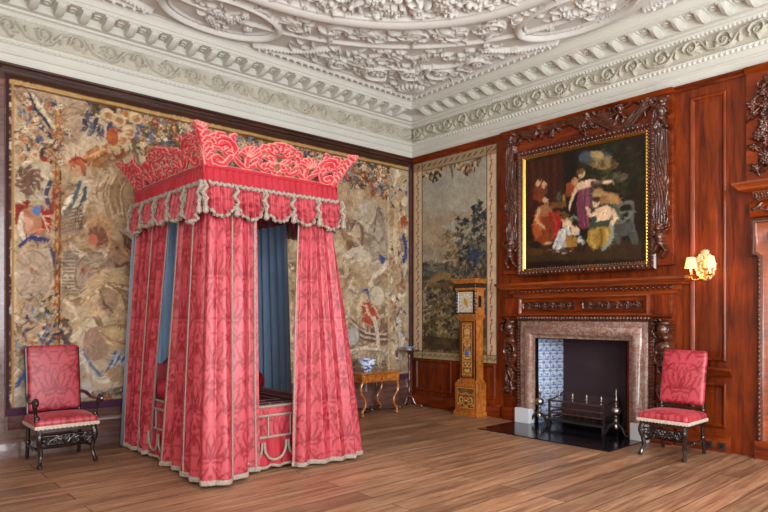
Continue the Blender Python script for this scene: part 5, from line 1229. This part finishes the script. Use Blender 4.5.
# upper valance: gathered heading, rope, scalloped lappets
UP = [(BX0-.01, BY1), (BX0-.01, BY0-.01), (BX1+.01, BY0-.01), (BX1+.01, BY1), (BX0-.01, BY1)]
ZR = 2.865
nl = [5, 5, 5, 5]
for i in range(4):
    p, q = UP[i], UP[i+1]; R = random.Random(30+i)
    ex = .03/math.hypot(q[0]-p[0], q[1]-p[1]); p_ = (p[0]-(q[0]-p[0])*ex, p[1]-(q[1]-p[1])*ex); q_ = (q[0]+(q[0]-p[0])*ex, q[1]+(q[1]-p[1])*ex)
    o, (tx, ty, nx, ny, L) = skirt('gathered_heading', p_, q_, ZR-.02, CT, 14, .013, 'red', .03); L = math.hypot(q[0]-p[0], q[1]-p[1])
    m = MB(); N = 90
    m.tube([(p[0]+tx*L*t/N+nx*.05, p[1]+ty*L*t/N+ny*.05, ZR-.01+.008*math.sin(t*1.7)) for t in range(N+1)], [.019+.006*math.sin(t*2.6) for t in range(N+1)], 7)
    m.build('rope_braid', M['braid'], o, world=True)
    n = nl[i]; w = (L+.09)/n
    for j in range(n):
        dep = .33+.03*R.uniform(-1, 1)+(.02 if j in (0, n-1) else 0); s0 = w*j-.045; ns = 44; nz = 22
        S, T_ = np.meshgrid(np.linspace(0, 1, ns), np.linspace(0, 1, nz)); prof_ = (np.clip(np.sin(PI*np.clip(S*.98+.01, 0, 1)), 0, 1)**.5)
        bot = dep*(.34+.66*prof_); Zv = ZR-bot*T_
        spread = 1+.06*T_
        Ux = s0+w*.5+(S-.5)*w*spread
        D = .035+.05*T_*prof_+.026*(.5+.5*T_)*np.sin(S*2*PI*4.5+R.uniform(0, 6)+.6*np.sin(T_*2))
        P = np.stack([p[0]+tx*Ux+nx*D, p[1]+ty*Ux+ny*D, Zv], -1)
        lp = gridmesh('lappet', P, M['damask'], bed, None, dcol(Ux+i*.3, Zv), True)
        e = [tuple(P[-1, k]) for k in range(0, ns, 1)]
        m = MB(); m.tube([tuple(P[a, 0]) for a in range(0, nz, 2)]+e+[tuple(P[a, -1]) for a in range(nz-1, -1, -2)], [.016+.007*math.sin(k*2.3+j) for k in range(len(range(0, nz, 2))+len(e)+len(range(nz-1, -1, -2)))], 7)
        m.build('fringe', M['braid'], lp, world=True)
    for j in range(n+(1 if i < 3 else 0)):   # festooned cord and tassel at each join
        a = w*j-.045; f = lambda s_, d, z: (p[0]+tx*(a+s_)+nx*d, p[1]+ty*(a+s_)+ny*d, z)
        m = MB(); m.tube([f(0, .06, ZR), f(.02, .08, ZR-.06), f(-.03, .085, ZR-.12), f(.02, .09, ZR-.17), f(-.01, .09, ZR-.21)], [.016, .02, .024, .018, .022], 7)
        m.lathe([(.006, .0), (.02, -.02), (.014, -.04), (.026, -.07), (.03, -.11), (.01, -.125)], *f(0, .09, ZR-.19), 8)
        m.build('tassel', M['braid'], bed, world=True)

# pierced cresting
CR, CE = c(186, 32, 48), c(196, 128, 116)
def s2(cv, pts, w, w1=None):
    w1 = w*.6 if w1 is None else w1
    cv.line(pts, w+.009, w1+.008, col=CE, h=.014); cv.line(pts, w*.85, w1*.8, col=CR, h=.03)
def crest_board(W, H=.46):
    cv = Cv(-W/2-.02, -.02, W/2+.02, H+.14, .0065, CR); R = random.Random(2)
    cv.line([(-W/2, .012), (W/2, .012)], .022, col=CE, h=.02); cv.line([(-W/2, .02), (W/2, .02)], .01, col=CR, h=.03)
    k = W/1.54
    for s in (-1, 1):
        X = lambda a: s*a*k
        # volute, deep S sweep, second volute
        a = spiral(Cv(0, 0, .1, .1, .05), X(.56), .29, .085, 0 if s > 0 else PI, s*-1.2, .01)
        s2(cv, spline([(X(.59), .30), (X(.56), .335), (X(.52), .31), (X(.54), .27), (X(.60), .245), (X(.645), .31), (X(.60), .385), (X(.51), .385), (X(.46), .30), (X(.46), .2), (X(.42), .1), (X(.34), .06), (X(.26), .1), (X(.22), .2), (X(.2), .3), (X(.14), .34), (X(.09), .3), (X(.11), .24), (X(.15), .25)], 5), .03, .02)
        s2(cv, spline([(X(.6), .11), (X(.64), .14), (X(.68), .1), (X(.65), .05), (X(.58), .05), (X(.53), .12), (X(.5), .17)], 4), .024, .018)
        s2(cv, spline([(X(.16), .13), (X(.12), .15), (X(.1), .1), (X(.14), .06), (X(.2), .09), (X(.24), .14)], 4), .022, .016)
        # plume between
        for q in range(7):
            an = PI/2+(q-3)*.38; x, y = X(.33), .2
            s2(cv, [(x, y), (x+.07*math.cos(an), y+.1*math.sin(an)), (x+.11*math.cos(an+.3*s), y+.15*math.sin(an+.2))], .017, .016)
        s2(cv, [(X(.34), .08), (X(.33), .2)], .02, .02)
        for (x, y, an, L) in ((.66, .32, 1.2, .1), (.62, .4, 1.9, .08), (.47, .4, 1.2, .07), (.2, .36, 1.9, .08), (.42, .16, .8, .09), (.28, .16, 2.3, .09), (.5, .22, .2, .07), (.68, .2, 1.9, .09), (.55, .17, 1.1, .09)):
            A = an if s > 0 else PI-an; s2(cv, [(X(x), y), (X(x)+L*.6*math.cos(A), y+L*.6*math.sin(A)), (X(x)+L*math.cos(A+.6*s), y+L*math.sin(A+.6*s))], .016, .012)
        # corner leaf
        s2(cv, spline([(X(.74), .0), (X(.745), .15), (X(.76), .32), (X(.76), .47)], 5), .034, .042)
        for q in range(6):
            y = .1+.07*q; s2(cv, [(X(.75), y), (X(.75)-s*.035, y+.05), (X(.75)-s*.06, y+.06)], .016, .014)
        for q in range(5): an = PI/2+(q-2)*.5; s2(cv, [(X(.755), .46), (X(.755)+.05*math.cos(an), .46+.06*math.sin(an))], .022, .018)
        # inner half of the central basket of leaves
        s2(cv, spline([(X(.02), .05), (X(.07), .12), (X(.04), .2), (X(.09), .28), (X(.05), .36), (X(.0), .4)], 4), .022, .02)
        for (x, y, an, L) in ((.05, .1, .4, .08), (.06, .2, .9, .08), (.08, .3, .7, .08), (.03, .36, 1.0, .1), (.0, .38, 1.57, .09), (.1, .36, 1.2, .07)):
            A = an if s > 0 else PI-an; s2(cv, [(X(x), y), (X(x)+L*math.cos(A), y+L*math.sin(A)), (X(x)+L*1.2*math.cos(A+.7*s), y+L*1.2*math.sin(A+.7*s))], .018, .015)
    cv.line([(-.1*k, .2), (.1*k, .2)], .014, col=CE, h=.02); cv.line([(-.05*k, .3), (.05*k, .3)], .016, col=CR, h=.025)
    return cv
for i, (p, q) in enumerate(zip(UP[:-1], UP[1:])):
    L = math.hypot(q[0]-p[0], q[1]-p[1]); tx, ty = (q[0]-p[0])/L, (q[1]-p[1])/L; nx, ny = ty, -tx
    if (cx-(p[0]+q[0])/2)*nx+(cy-(p[1]+q[1])/2)*ny > 0: nx, ny = -nx, -ny
    mx, my = (p[0]+q[0])/2, (p[1]+q[1])/2; cv = crest_board(L)
    def f(P):
        u, v, h = P[..., 0], P[..., 1], P[..., 2]; vv = np.clip(v, 0, None)
        out = .26*vv+.12*vv**2; uu = u*(1+out/(L/2)); zz = CT+v*.64
        return np.stack([mx+tx*uu+nx*(out+h*.8), my+ty*uu+ny*(out+h*.8), zz-h*.3], -1)
    o = cv.sheet('cresting', f, M['crest'], bed, raised=True, off=0)
    md = o.modifiers.new('thickness', 'SOLIDIFY'); md.thickness = .022; md.offset = -1
    MB().tube([(p[0]+nx*.0, p[1]+ny*.0, CT), (q[0], q[1], CT)], .02, 8).build('crest_rail', M['red'], o, world=True)
# ------------------------------------------------------------------ furniture
def pad(name, w, d, h, mt, parent, loc=(0, 0, 0), puff=.02, r=.03, res=.015, U0=0, V0=0, axes='xy', colour=True, rot=None):
    # padded upholstered block centred at loc; axes = the two directions carrying the pattern
    me = bpy.data.meshes.new(name); V = []; Fc = []
    hx, hy, hz = w/2, d/2, h/2
    def face(o, a, b, la, lb):
        na, nb = max(2, int(la/res)), max(2, int(lb/res)); n0 = len(V)
        for i in range(na+1):
            for j in range(nb+1): V.append([o[k]+a[k]*i/na+b[k]*j/nb for k in range(3)])
        for i in range(na):
            for j in range(nb): q = n0+i*(nb+1)+j; Fc.append((q, q+1, q+nb+2, q+nb+1))
    for sgn in (-1, 1):
        face((-hx, -hy, sgn*hz), (w, 0, 0), (0, d, 0), w, d); face((-hx, sgn*hy, -hz), (w, 0, 0), (0, 0, h), w, h); face((sgn*hx, -hy, -hz), (0, d, 0), (0, 0, h), d, h)
    P = np.array(V); H = np.array([hx, hy, hz]); r = min(r, hx, hy, hz); I = np.clip(P, -(H-r), H-r); D = P-I; n = np.linalg.norm(D, axis=1, keepdims=True)+1e-9; Q = I+D/n*r
    big = 2 if axes == 'xy' else 1; oth = [k for k in range(3) if k != big]
    g = (1-(Q[:, oth[0]]/H[oth[0]])**2)*(1-(Q[:, oth[1]]/H[oth[1]])**2); Q[:, big] += np.sign(P[:, big])*np.clip(g, 0, 1)**.7*puff*(np.abs(P[:, big]) > H[big]*.5)
    me.from_pydata(Q.tolist(), [], Fc)
    bm = bmesh.new(); bm.from_mesh(me); bmesh.ops.remove_doubles(bm, verts=bm.verts, dist=1e-4); bmesh.ops.recalc_face_normals(bm, faces=bm.faces); bm.to_mesh(me); bm.free()
    if colour:
        co = np.zeros(len(me.vertices)*3); me.vertices.foreach_get('co', co); co = co.reshape(-1, 3)
        setcol(me, dcol(co[:, oth[0]]+U0, co[:, oth[1]]+V0, np.array(c(180, 62, 72)), np.array(c(136, 18, 34))))
    o = finish(name, me, M[mt], parent, True, 180); o.location = loc
    if rot: o.rotation_euler = rot
    return o
def turned(m, x, y, z0, z1, r=.022):
    h = z1-z0
    m.lathe([(r*1.15, 0), (r*1.15, h*.16), (r*.6, h*.2), (r*1.2, h*.3), (r*.55, h*.42), (r*1.25, h*.55), (r*.6, h*.68), (r*1.1, h*.78), (r*1.2, h*.82), (r*1.2, h)], x, y, z0, 10)
def carved_rail(name, w, h, parent, loc, seed, rz=0):
    cv = Cv(-w/2, -h/2, w/2, h/2, .005)
    for s in (-1, 1):
        cv.curve([(0, -.2*h), (s*w*.14, .3*h), (s*w*.3, .1*h), (s*w*.38, -.25*h), (s*w*.48, .1*h)], .016, .012, h=.022)
        spiral(cv, s*w*.2, -.08*h, h*.3, 0 if s > 0 else PI, s*1.2, .012, .022); spiral(cv, s*w*.38, .12*h, h*.26, PI, -s*1.2, .01, .022)
        for k in range(4): leaf(cv, s*w*.1, 0, PI/2-s*(.4+.4*k), h*.45, .009, s, .022, n=4)
    flower(cv, 0, .05*h, h*.36, 6, .028); cv.line([(-w/2, .42*h), (w/2, .42*h)], .007, h=.014)
    o = cv.sheet(name, lambda P: np.stack([P[..., 0], -P[..., 2], P[..., 1]], -1), M['ebony'], parent, raised=True, world=False, colour=False, off=0)
    o.location = loc; md = o.modifiers.new('thickness', 'SOLIDIFY'); md.thickness = .018; return o
# chairs are built facing -y, then turned
def chair(loc, rz, label, w=.58, d=.52, arms=True, lean=.10, seat=.42, back0=.53, back1=1.27, bw=.56):
    t = thing('armchair' if arms else 'side_chair', label, 'armchair' if arms else 'chair', loc, rz)
    fx = w/2-.035; fy = -d/2+.03; by = d/2-.03
    for s in (-1, 1):
        m = MB(); x = s*fx
        m.tube(spline([(x, fy, seat-.02), (x+s*.012, fy-.022, seat-.09), (x, fy-.0, seat-.17), (x-s*.012, fy+.01, seat-.26), (x, fy-.006, .08), (x+s*.008, fy-.03, .035), (x+s*.01, fy-.045, .02)], 4), [.03]*8+[.024]*5+[.02]*6+[.024]*3+[.028]*3, 9)
        m.ball(x+s*.008, fy-.04, .022, .028, 10, sz=.75); m.ball(x, fy-.012, seat-.1, .03, 10); m.cbox(x, fy, seat+.01, .05, .05, .06)
        m.build('front_leg', M['ebony'], t)
        m = MB(); m.tube([(x, by, seat+.12), (x, by, seat-.12), (x, by+.01, .2), (x, by+.05, .015)], [.02, .022, .02, .022], 8); m.cbox(x, by, seat, .045, .045, .1); m.ball(x, by+.005, .2, .03, 10)
        m.build('back_leg', M['ebony'], t)
        m = MB(); m.tube([(x, by, seat+.05), (x, by+.02, back0), (x, by+lean*.5, (back0+back1)/2), (x, by+lean, back1-.03)], .018, 8); m.ball(x, by+.01, back0-.05, .028, 10); m.build('back_post', M['ebony'], t)
        m = MB(); m.tube(spline([(x, fy, .17), (x, 0, .165), (x, by+.01, .17)], 6), [.014, .018]*6+[.014], 8); m.ball(x, 0, .166, .024, 10); m.build('side_stretcher', M['ebony'], t)
    MB().tube([(-fx, 0, .166), (0, 0, .166), (fx, 0, .166)], [.013, .022, .013], 8).build('cross_stretcher', M['ebony'], t)
    m = MB(); m.box(-fx, fy-.015, seat-.03, fx, fy+.015, seat+.03); m.box(-fx, by-.015, seat-.03, fx, by+.015, seat+.03); m.box(-fx-.015, fy, seat-.03, -fx+.015, by, seat+.03); m.box(fx-.015, fy, seat-.03, fx+.015, by, seat+.03)
    m.box(-fx, by+.0, back0-.05, fx, by+.03, back0-.02)
    m.build('seat_rail', M['ebony'], t)
    carved_rail('carved_stretcher', 2*fx-.03, .13, t, (0, fy-.0, seat-.125), 1)
    st = pad('seat', w+.02, d, .085, 'damask', t, (0, -.005, seat+.062), puff=.035, r=.035, U0=TW/2, V0=.28)
    hw, hd = w/2+.012, d/2+.002
    pts = [(-hw, -hd), (hw, -hd), (hw, hd), (-hw, hd)]; m = MB()
    for a in range(4):
        p, q = pts[a], pts[(a+1) % 4]; n = 40; P = []
        for i in range(n+1):
            x, y = lerp(p[0], q[0], i/n), lerp(p[1], q[1], i/n)-.005; j = .006*math.sin(i*2.4)
            ox = .006*(1 if x > 0 else -1); P.append([(x, y, seat+.045), (x*1.015+ox*.3, y*1.015, seat+.03), (x*1.01, y*1.01, seat+.008+j), (x*.99, y*.99, seat+.01)])
        m.grid(np.array(P))
    fr = m.build('fringe', mat('cream fringe', c(206, 184, 166), .8, noise=((110, 110, 20), .6, 1.15)), t)
    pad('backrest', bw, .075, back1-back0, 'damask', t, (0, by-.005+lean*.5, (back0+back1)/2), puff=.022, r=.03, axes='xz', U0=TW/2, V0=.42, rot=(-math.atan2(lean, back1-back0), 0, 0))
    if arms:
        az = .70
        for s in (-1, 1):
            x = s*(fx+.0)
            m = MB(); m.tube(spline([(x*.97, by+.03, az+.02), (x+s*.02, by-.12, az+.025), (x+s*.05, 0, az-.02), (x+s*.055, fy+.02, az-.01), (x+s*.05, fy-.06, az+.02), (x+s*.05, fy-.095, az-.0), (x+s*.05, fy-.09, az-.03), (x+s*.05, fy-.06, az-.03)], 4), [.02]*12+[.025]*12+[.02]*5, 9)
            m.build('arm', M['ebony'], t)
            m = MB(); m.tube(spline([(x, fy+.02, seat+.02), (x+s*.02, fy-.0, seat+.08), (x+s*.03, fy+.03, seat+.16), (x+s*.05, fy+.0, az-.02)], 4), [.02, .024, .028, .02, .022, .028, .026, .02, .018, .02, .022, .024, .02], 9); m.ball(x+s*.022, fy+.01, seat+.12, .03, 10)
            m.build('arm_support', M['ebony'], t)
    return t
chair((-5.905, -.52, 0), 0, 'crimson damask armchair with scrolled dark arms in front of the big tapestry', w=.6, d=.56, seat=.40, back0=.53, back1=1.26, bw=.53)
chair((-.62, -4.88, 0), -PI/2, 'crimson damask side chair without arms to the right of the fireplace', arms=False, w=.54, d=.54, seat=.385, back0=.56, back1=1.19, bw=.5, lean=.13)

# longcase clock
cl = thing('longcase_clock', 'tall walnut marquetry longcase clock with square dial between tapestry and fireplace', 'longcase clock', (-.17, -1.51, 0))
CFm = lambda P: np.stack([-.17-P[..., 2], -1.51-P[..., 0], P[..., 1]], -1)
def cbx(name, hw, n1, z0, z1, mt='marq', n0=-.12, bevel=.004): return MB().fbox(-hw, z0, n0, hw, z1, n1, CFm).build(name, M[mt], cl, world=True, bevel=bevel)
cbx('foot', .245, .135, 0, .07); cbx('plinth', .225, .115, .07, .5)
m = MB()
for k, (h, n, z0, z1) in enumerate(((.225, .115, .5, .52), (.205, .1, .52, .545), (.19, .085, .545, .57))): m.fbox(-h, z0, -.12, h, z1, n, CFm)
m.build('base_moulding', M['marq'], cl, world=True, bevel=.004)
tk = cbx('trunk', .165, .07, .55, 1.52)
dr = cbx('door', .115, .082, .62, 1.48, 'marqp', n0=.06)
def marq(cv, u0, v0, u1, v1, seed, cells):
    R = random.Random(seed); cv.C[:] = np.array(c(150, 84, 30)); 
    for (a, b, d, e) in cells:
        cv.poly([(a, b), (d, b), (d, e), (a, e)], c(96, 48, 22)); X = (a+d)/2; Y = (b+e)/2
        for q in range(int(60*(e-b)/.3)):
            x, y = R.uniform(a+.02, X), R.uniform(b+.02, e-.02); an = R.uniform(0, 6.3); L = R.uniform(.02, .05); cc = R.choice([c(214, 150, 70), c(196, 120, 48), c(226, 178, 100), c(90, 90, 50)])
            for s in (0, 1):
                xx = x if s == 0 else 2*X-x; aa = an if s == 0 else PI-an; leaf(cv, xx, y, aa, L, .007, (1 if s == 0 else -1)*1.5, None, cc, n=3)
        cv.line([(a, b), (d, b), (d, e), (a, e), (a, b)], .004, col=c(216, 160, 84))
cv = Cv(-.113, .622, .113, 1.478, .006); marq(cv, 0, 0, 0, 0, 1, [(-.09, .65, .09, .86), (-.09, .88, .09, 1.2), (-.09, 1.22, .09, 1.45)])
cv.sheet('marquetry', CFm, M['marqp'], cl, base=.0835).parent = dr
cv = Cv(-.2, .1, .2, .47, .006); marq(cv, 0, 0, 0, 0, 2, [(-.17, .13, .17, .44)]); cv.sheet('marquetry', CFm, M['marqp'], cl, base=.1165)
m = MB()
for s in (-1, 1): m.fbox(s*.118-.006, .6, .06, s*.118+.006, 1.5, .09, CFm); m.fbox(s*.16-.006, .57, .06, s*.16+.006, 1.52, .076, CFm)
m.fbox(-.12, 1.49, .06, .12, 1.505, .09, CFm); m.fbox(-.12, .6, .06, .12, .612, .09, CFm)
m.build('ebony_bead', M['ebony'], cl, world=True)
MB().lathe([(.052, -.002), (.052, .006), (.045, .012), (.042, .004)], -.17-.085, -1.51, 1.0, 18, axis='x').build('lenticle_ring', M['gilt'], cl, world=True)
MB().lathe([(.002, .0), (.043, .0), (.04, -.01), (.002, -.02)], -.17-.083, -1.51, 1.0, 18, axis='x').build('lenticle', mat('blue glass', c(60, 110, 180), .08, coat=.5), cl, world=True)
m = MB()
for h, n, z0, z1 in ((.175, .08, 1.52, 1.54), (.2, .1, 1.54, 1.565), (.225, .125, 1.565, 1.59)): m.fbox(-h, z0, -.12, h, z1, n, CFm)
m.build('throat_moulding', M['marq'], cl, world=True, bevel=.004)
cbx('hood', .2, .10, 1.59, 2.02)
cv = Cv(-.15, 1.64, .15, 1.97, .004, c(198, 190, 172)); y0_ = 1.805
cv.blob(0, y0_, .14, .14, col=c(214, 206, 188)); cv.blob(0, y0_, .142, .142, col=c(70, 60, 50), ring=.975); cv.blob(0, y0_, .095, .095, col=c(206, 170, 96)); cv.blob(0, y0_, .088, .088, col=c(196, 186, 160)); cv.blob(0, y0_, .05, .05, col=c(204, 160, 80))
for k in range(12):
    a = PI/2-k*PI/6; n = (2, 1, 2, 3, 2, 1, 2, 3, 4, 2, 1, 2)[k]
    for q in range(n): o_ = (q-(n-1)/2)*.009; ca, sa = math.cos(a), math.sin(a); cv.line([(.102*ca-o_*sa, y0_+.102*sa+o_*ca), (.128*ca-o_*sa, y0_+.128*sa+o_*ca)], .0024, col=c(26, 22, 22))
for sx in (-1, 1):
    for sy in (-1, 1): flower(cv, sx*.12, y0_+sy*.135, .026, 6, None, (c(210, 164, 82), c(226, 186, 110)))
dlm = mat('clock dial', rough=.35, attr=True, spec=.5)
m = MB(); m.fbox(-.165, 1.625, .095, .165, 1.985, .112, CFm); dd = m.build('dial_door', M['marq'], cl, world=True, bevel=.003)
cv.sheet('dial', CFm, dlm, cl, base=.1135).parent = dd
m = MB(); m.frame(-.168, 1.622, .168, 1.988, [(0, .11), (0, .125), (.012, .128), (.02, .12), (.022, .112)], CFm); m.build('dial_frame', M['ebony'], cl, world=True).parent = dd
MB().tube(CFm(np.array([(0, y0_-.01, .118), (-.028, y0_+.06, .118)])).tolist(), .004, 6).build('hour_hand', M['black'], cl, world=True).parent = dd
MB().tube(CFm(np.array([(0, y0_-.01, .121), (.05, y0_-.09, .121)])).tolist(), .003, 6).build('minute_hand', M['black'], cl, world=True).parent = dd
for s in (-1, 1):
    for n_ in (.115, -.1):
        P = []
        for k in range(29):
            z = 1.62+.38*k/28; P.append([(-.17-n_+(.016+.005*math.cos(3*a-k*.9))*math.cos(a), -1.51+s*.19+(.016+.005*math.cos(3*a-k*.9))*math.sin(a), z) for a in np.linspace(0, 2*PI, 13)[:-1]])
        MB().grid(np.array(P), cv=True).build('twisted_column', M['ebony'], cl, world=True)
m = MB().fbox(-.203, 1.72, -.02, .203, 1.9, .05, CFm); m.build('side_glass', M['black'], cl, world=True)
m = MB()
for h, n, z0, z1 in ((.215, .13, 2.0, 2.03), (.225, .14, 2.1, 2.12), (.245, .16, 2.12, 2.15), (.26, .175, 2.15, 2.17)): m.fbox(-h, z0, -.125, h, z1, n, CFm)
m.build('hood_cornice', M['marq'], cl, world=True, bevel=.004)
cbx('hood_frieze', .212, .128, 2.03, 2.1, 'ebony')

# side table against the left wall
TX = onF(352, 408, .0)[0]
tx0, tx1, ty0, ty1, tz = -1.72, -.86, -.66, -.12, .70
tb = thing('side_table', 'small walnut side table with one drawer beside the bed under the tapestry', 'side table', ((tx0+tx1)/2, (ty0+ty1)/2, 0))
MB().box(tx0, ty0, tz-.025, tx1, ty1, tz).build('table_top', M['marq'], tb, world=True, bevel=.006)
MB().box(tx0+.04, ty0+.035, tz-.155, tx1-.04, ty1-.03, tz-.025).build('apron', M['marq'], tb, world=True, bevel=.003)
d_ = MB().box(tx0+.07, ty0+.025, tz-.14, tx1-.07, ty0+.05, tz-.04).build('drawer', M['marq'], tb, world=True, bevel=.004)
m = MB().lathe([(.012, 0), (.02, .01), (.006, .02)], (tx0+tx1)/2, ty0+.02, tz-.09, 10, axis='y'); m.tube([((tx0+tx1)/2+.03*math.cos(a), ty0+.015, tz-.095+.02*math.sin(a)) for a in np.linspace(PI, 2*PI, 9)], .004, 6)
m.build('drawer_pull', M['brass'], d_, world=True)
for x, sx in ((tx0+.07, -1), (tx1-.07, 1)):
    for y, sy in ((ty0+.07, -1), (ty1-.07, 1)):
        m = MB(); m.tube(spline([(x, y, tz-.15), (x+sx*.035, y, tz-.24), (x+sx*.02, y, tz-.33), (x-sx*.05, y, tz-.42), (x-sx*.055, y, tz-.52), (x, y, .1), (x, y, .07)], 4), [.022]*8+[.018]*10+[.022]*7, 9); m.ball(x, y, .035, .033, 10, sz=.9)
        m.build('leg', M['marq'], tb, world=True)
m = MB(); 
xa, xb, ya, yb = tx0+.07, tx1-.07, ty0+.07, ty1-.07; xm, ym = (xa+xb)/2, (ya+yb)/2
for p in ((xa, ya), (xb, ya), (xa, yb), (xb, yb)): m.tube(spline([(p[0], p[1], .085), (lerp(p[0], xm, .4), lerp(p[1], ym, .15), .085), (xm, ym, .085)], 6), .02, 8, .6)
m.lathe([(.07, .07), (.07, .1), (.03, .105), (.03, .13), (.01, .14)], xm, ym, 0, 14); m.build('stretcher', M['ebony'], tb, world=True)
def china(cv_seed, prof, n=40):
    P = []; C = []; R = random.Random(cv_seed); W_ = np.array(c(226, 232, 240)); Bc = np.array(c(44, 76, 168))
    L = [0]
    for a, b in zip(prof[:-1], prof[1:]): L.append(L[-1]+math.hypot(b[0]-a[0], b[1]-a[1]))
    pr = []; ls = []
    N = 60
    for k in range(N): t = L[-1]*k/(N-1); pr.append((np.interp(t, L, [p[0] for p in prof]), np.interp(t, L, [p[1] for p in prof]))); ls.append(t)
    n = 72; cvp = Cv(0, 0, 1, 1, .01, W_)
    for q in range(60): x, y = R.random(), R.uniform(.06, .6); leaf(cvp, x, y, R.uniform(0, 6.3), .12, .016, R.uniform(-2, 2), None, R.choice([Bc, c(90, 120, 196)]), n=4)
    for q in range(14): flower(cvp, R.random(), R.uniform(.1, .6), .05, 6, None, (Bc, c(120, 150, 210)))
    for y in (.03, .33, .64): cvp.line([(0, y), (1, y)], .008, col=Bc)
    for k, (r, z) in enumerate(pr):
        P.append([(r*math.cos(2*PI*i/n), r*math.sin(2*PI*i/n), z) for i in range(n)]+[(r, 0, z)]); j = min(cvp.ny-1, int(ls[k]/L[-1]*(cvp.ny-1)))
        C.append([cvp.C[j, int(i/n*(cvp.nx-1))] for i in range(n+1)])
    return np.array(P), np.array(C)
P, C = china(1, [(.002, .004), (.06, .0), (.062, .025), (.06, .03), (.1, .06), (.13, .12), (.15, .19), (.157, .2), (.15, .195), (.12, .12), (.09, .06), (.002, .035)])
o = gridmesh('bowl', P, M['china'], None, None, C); bx_, by_ = -1.42, -.42; o.location = (bx_, by_, tz)
tag(o, 'blue and white porcelain bowl with deep sides on the walnut side table', 'bowl')

# torchere with dish
M['standwood'] = wood('dark turned walnut', c(48, 24, 16), c(112, 60, 34), (12, 12, 6), .25, .4)
sx_, sy_ = -.36, -.30; H_ = 1.0
st = thing('candle_stand', 'slim turned wooden stand on tripod feet in the corner by the landscape tapestry', 'stand', (sx_, sy_, 0))
m = MB().lathe([(.03, .16), (.045, .19), (.025, .23), (.04, .27), (.022, .32), (.018, .4), (.034, .47), (.02, .5), (.03, .56), (.018, .62), (.016, .72), (.03, .78), (.018, .82), (.032, .87), (.02, .92), (.05, H_-.03), (.06, H_-.02)], n=12)
m.build('stem', M['standwood'], st)
MB().lathe([(.05, H_-.025), (.175, H_-.02), (.185, H_-.008), (.18, H_), (.01, H_)], n=28).build('round_top', M['standwood'], st)
for k in range(3):
    a = -PI/2+.5+k*2*PI/3; q = lambda r, z: (r*math.cos(a), r*math.sin(a), z)
    MB().tube(spline([q(.02, .2), q(.06, .17), q(.1, .09), q(.15, .05), q(.2, .06), q(.225, .04), q(.215, .022)], 4), [.022]*8+[.02]*8+[.017]*5+[.02]*4, 8).build('foot', M['standwood'], st)
P, C = china(2, [(.002, .004), (.045, 0), (.045, .02), (.08, .035), (.125, .055), (.13, .058), (.125, .052), (.08, .03), (.002, .02)])
o = gridmesh('dish', P, M['china'], None, None, C); o.location = (sx_, sy_, H_)
tag(o, 'small shallow blue and white porcelain dish on the slim turned stand', 'dish')

# wall sconce
su, szc = onR(704.5, 268, .04)
sc = thing('wall_sconce', 'gilt wall sconce with two lit pleated candle shades on the right panelling', 'wall light', (0, -su, szc))
m = MB(); m.lathe([(.002, -.03), (.1, -.025), (.12, -.015), (.115, .0)], 0, -su, szc+.02, 24, axis='x')
bp = m.build('back_plate', M['gilt'], sc, world=True)
cv = Cv(su-.2, szc-.22, su+.2, szc+.26, .006)
for k in range(14): a = 2*PI*k/14; leaf(cv, su+.095*math.cos(a), szc+.02+.145*math.sin(a), a+.9, .06, .016, 1.8, .03, n=4); flower(cv, su+.1*math.cos(a+.2), szc+.02+.12*math.sin(a+.2), .03, 5, .03)
for k in range(10): a = 2*PI*k/10; flower(cv, su+.06*math.cos(a), szc+.02+.07*math.sin(a), .024, 5, .035)
for k in range(5): leaf(cv, su, szc+.15, PI/2+(k-2)*.5, .07, .013, (k-2)*-.4, .03, n=4)
cv.sheet('leaf_work', RW, mat('pale gilding', c(236, 214, 168), .4, .7), sc, raised=True, base=.022, colour=False).parent = bp
pale = mat('pleated shade', c(240, 206, 140), .7, emit=(c(255, 200, 116), 1.1))
for s in (-1, 1):
    uu = su+s*.105; yy = -uu; xx = -.17
    m = MB(); m.tube(spline([(-.03, -su, szc-.03), (-.08, -su-s*.03, szc-.12), (xx+.01, yy+s*.02, szc-.14), (xx, yy, szc-.09)], 6), .008, 8); m.lathe([(.008, -.1), (.045, -.085), (.047, -.078), (.016, -.075), (.018, -.05)], xx, yy, szc, 14)
    a_ = m.build('arm', M['gilt'], sc, world=True)
    MB().lathe([(.013, -.05), (.013, .03), (.006, .04)], xx, yy, szc, 10).build('candle_tube', M['candle'], sc, world=True)
    P = []
    for z, r in ((.0, .066), (.06, .056), (.125, .044)): P.append([(xx+(r+.0025*(k % 2))*math.cos(2*PI*k/48), yy+(r+.0025*(k % 2))*math.sin(2*PI*k/48), szc+z) for k in range(48)])
    MB().grid(np.array(P), cv=True).build('lamp_shade', pale, sc, world=True)
    l = bpy.data.lights.new('bulb', 'POINT'); l.energy = 2.2; l.color = (1, .7, .38); l.shadow_soft_size = .02
    lo = bpy.data.objects.new('bulb', l); COL.objects.link(lo); lo.parent = sc; lo.location = Vector((xx, yy, szc+.07))-sc.location

# floor sockets let into the skirting behind the chair
for px, lb in ((709, 'small dark socket plate on the skirting, nearer the fireplace'), (722, 'small dark socket plate on the skirting, nearer the doorcase')):
    u_, z_ = onR(px, 444, .075)
    m = MB().fbox(u_-.04, .035, .071, u_+.04, .115, .083, RW); r0 = thing('socket_plate', lb, 'socket', (-.071, -u_, .035))
    m.build('plate', M['iron'], r0, world=True, bevel=.003)
    MB().fbox(u_-.015, .06, .083, u_+.015, .09, .087, RW).build('outlet', M['black'], r0, world=True)
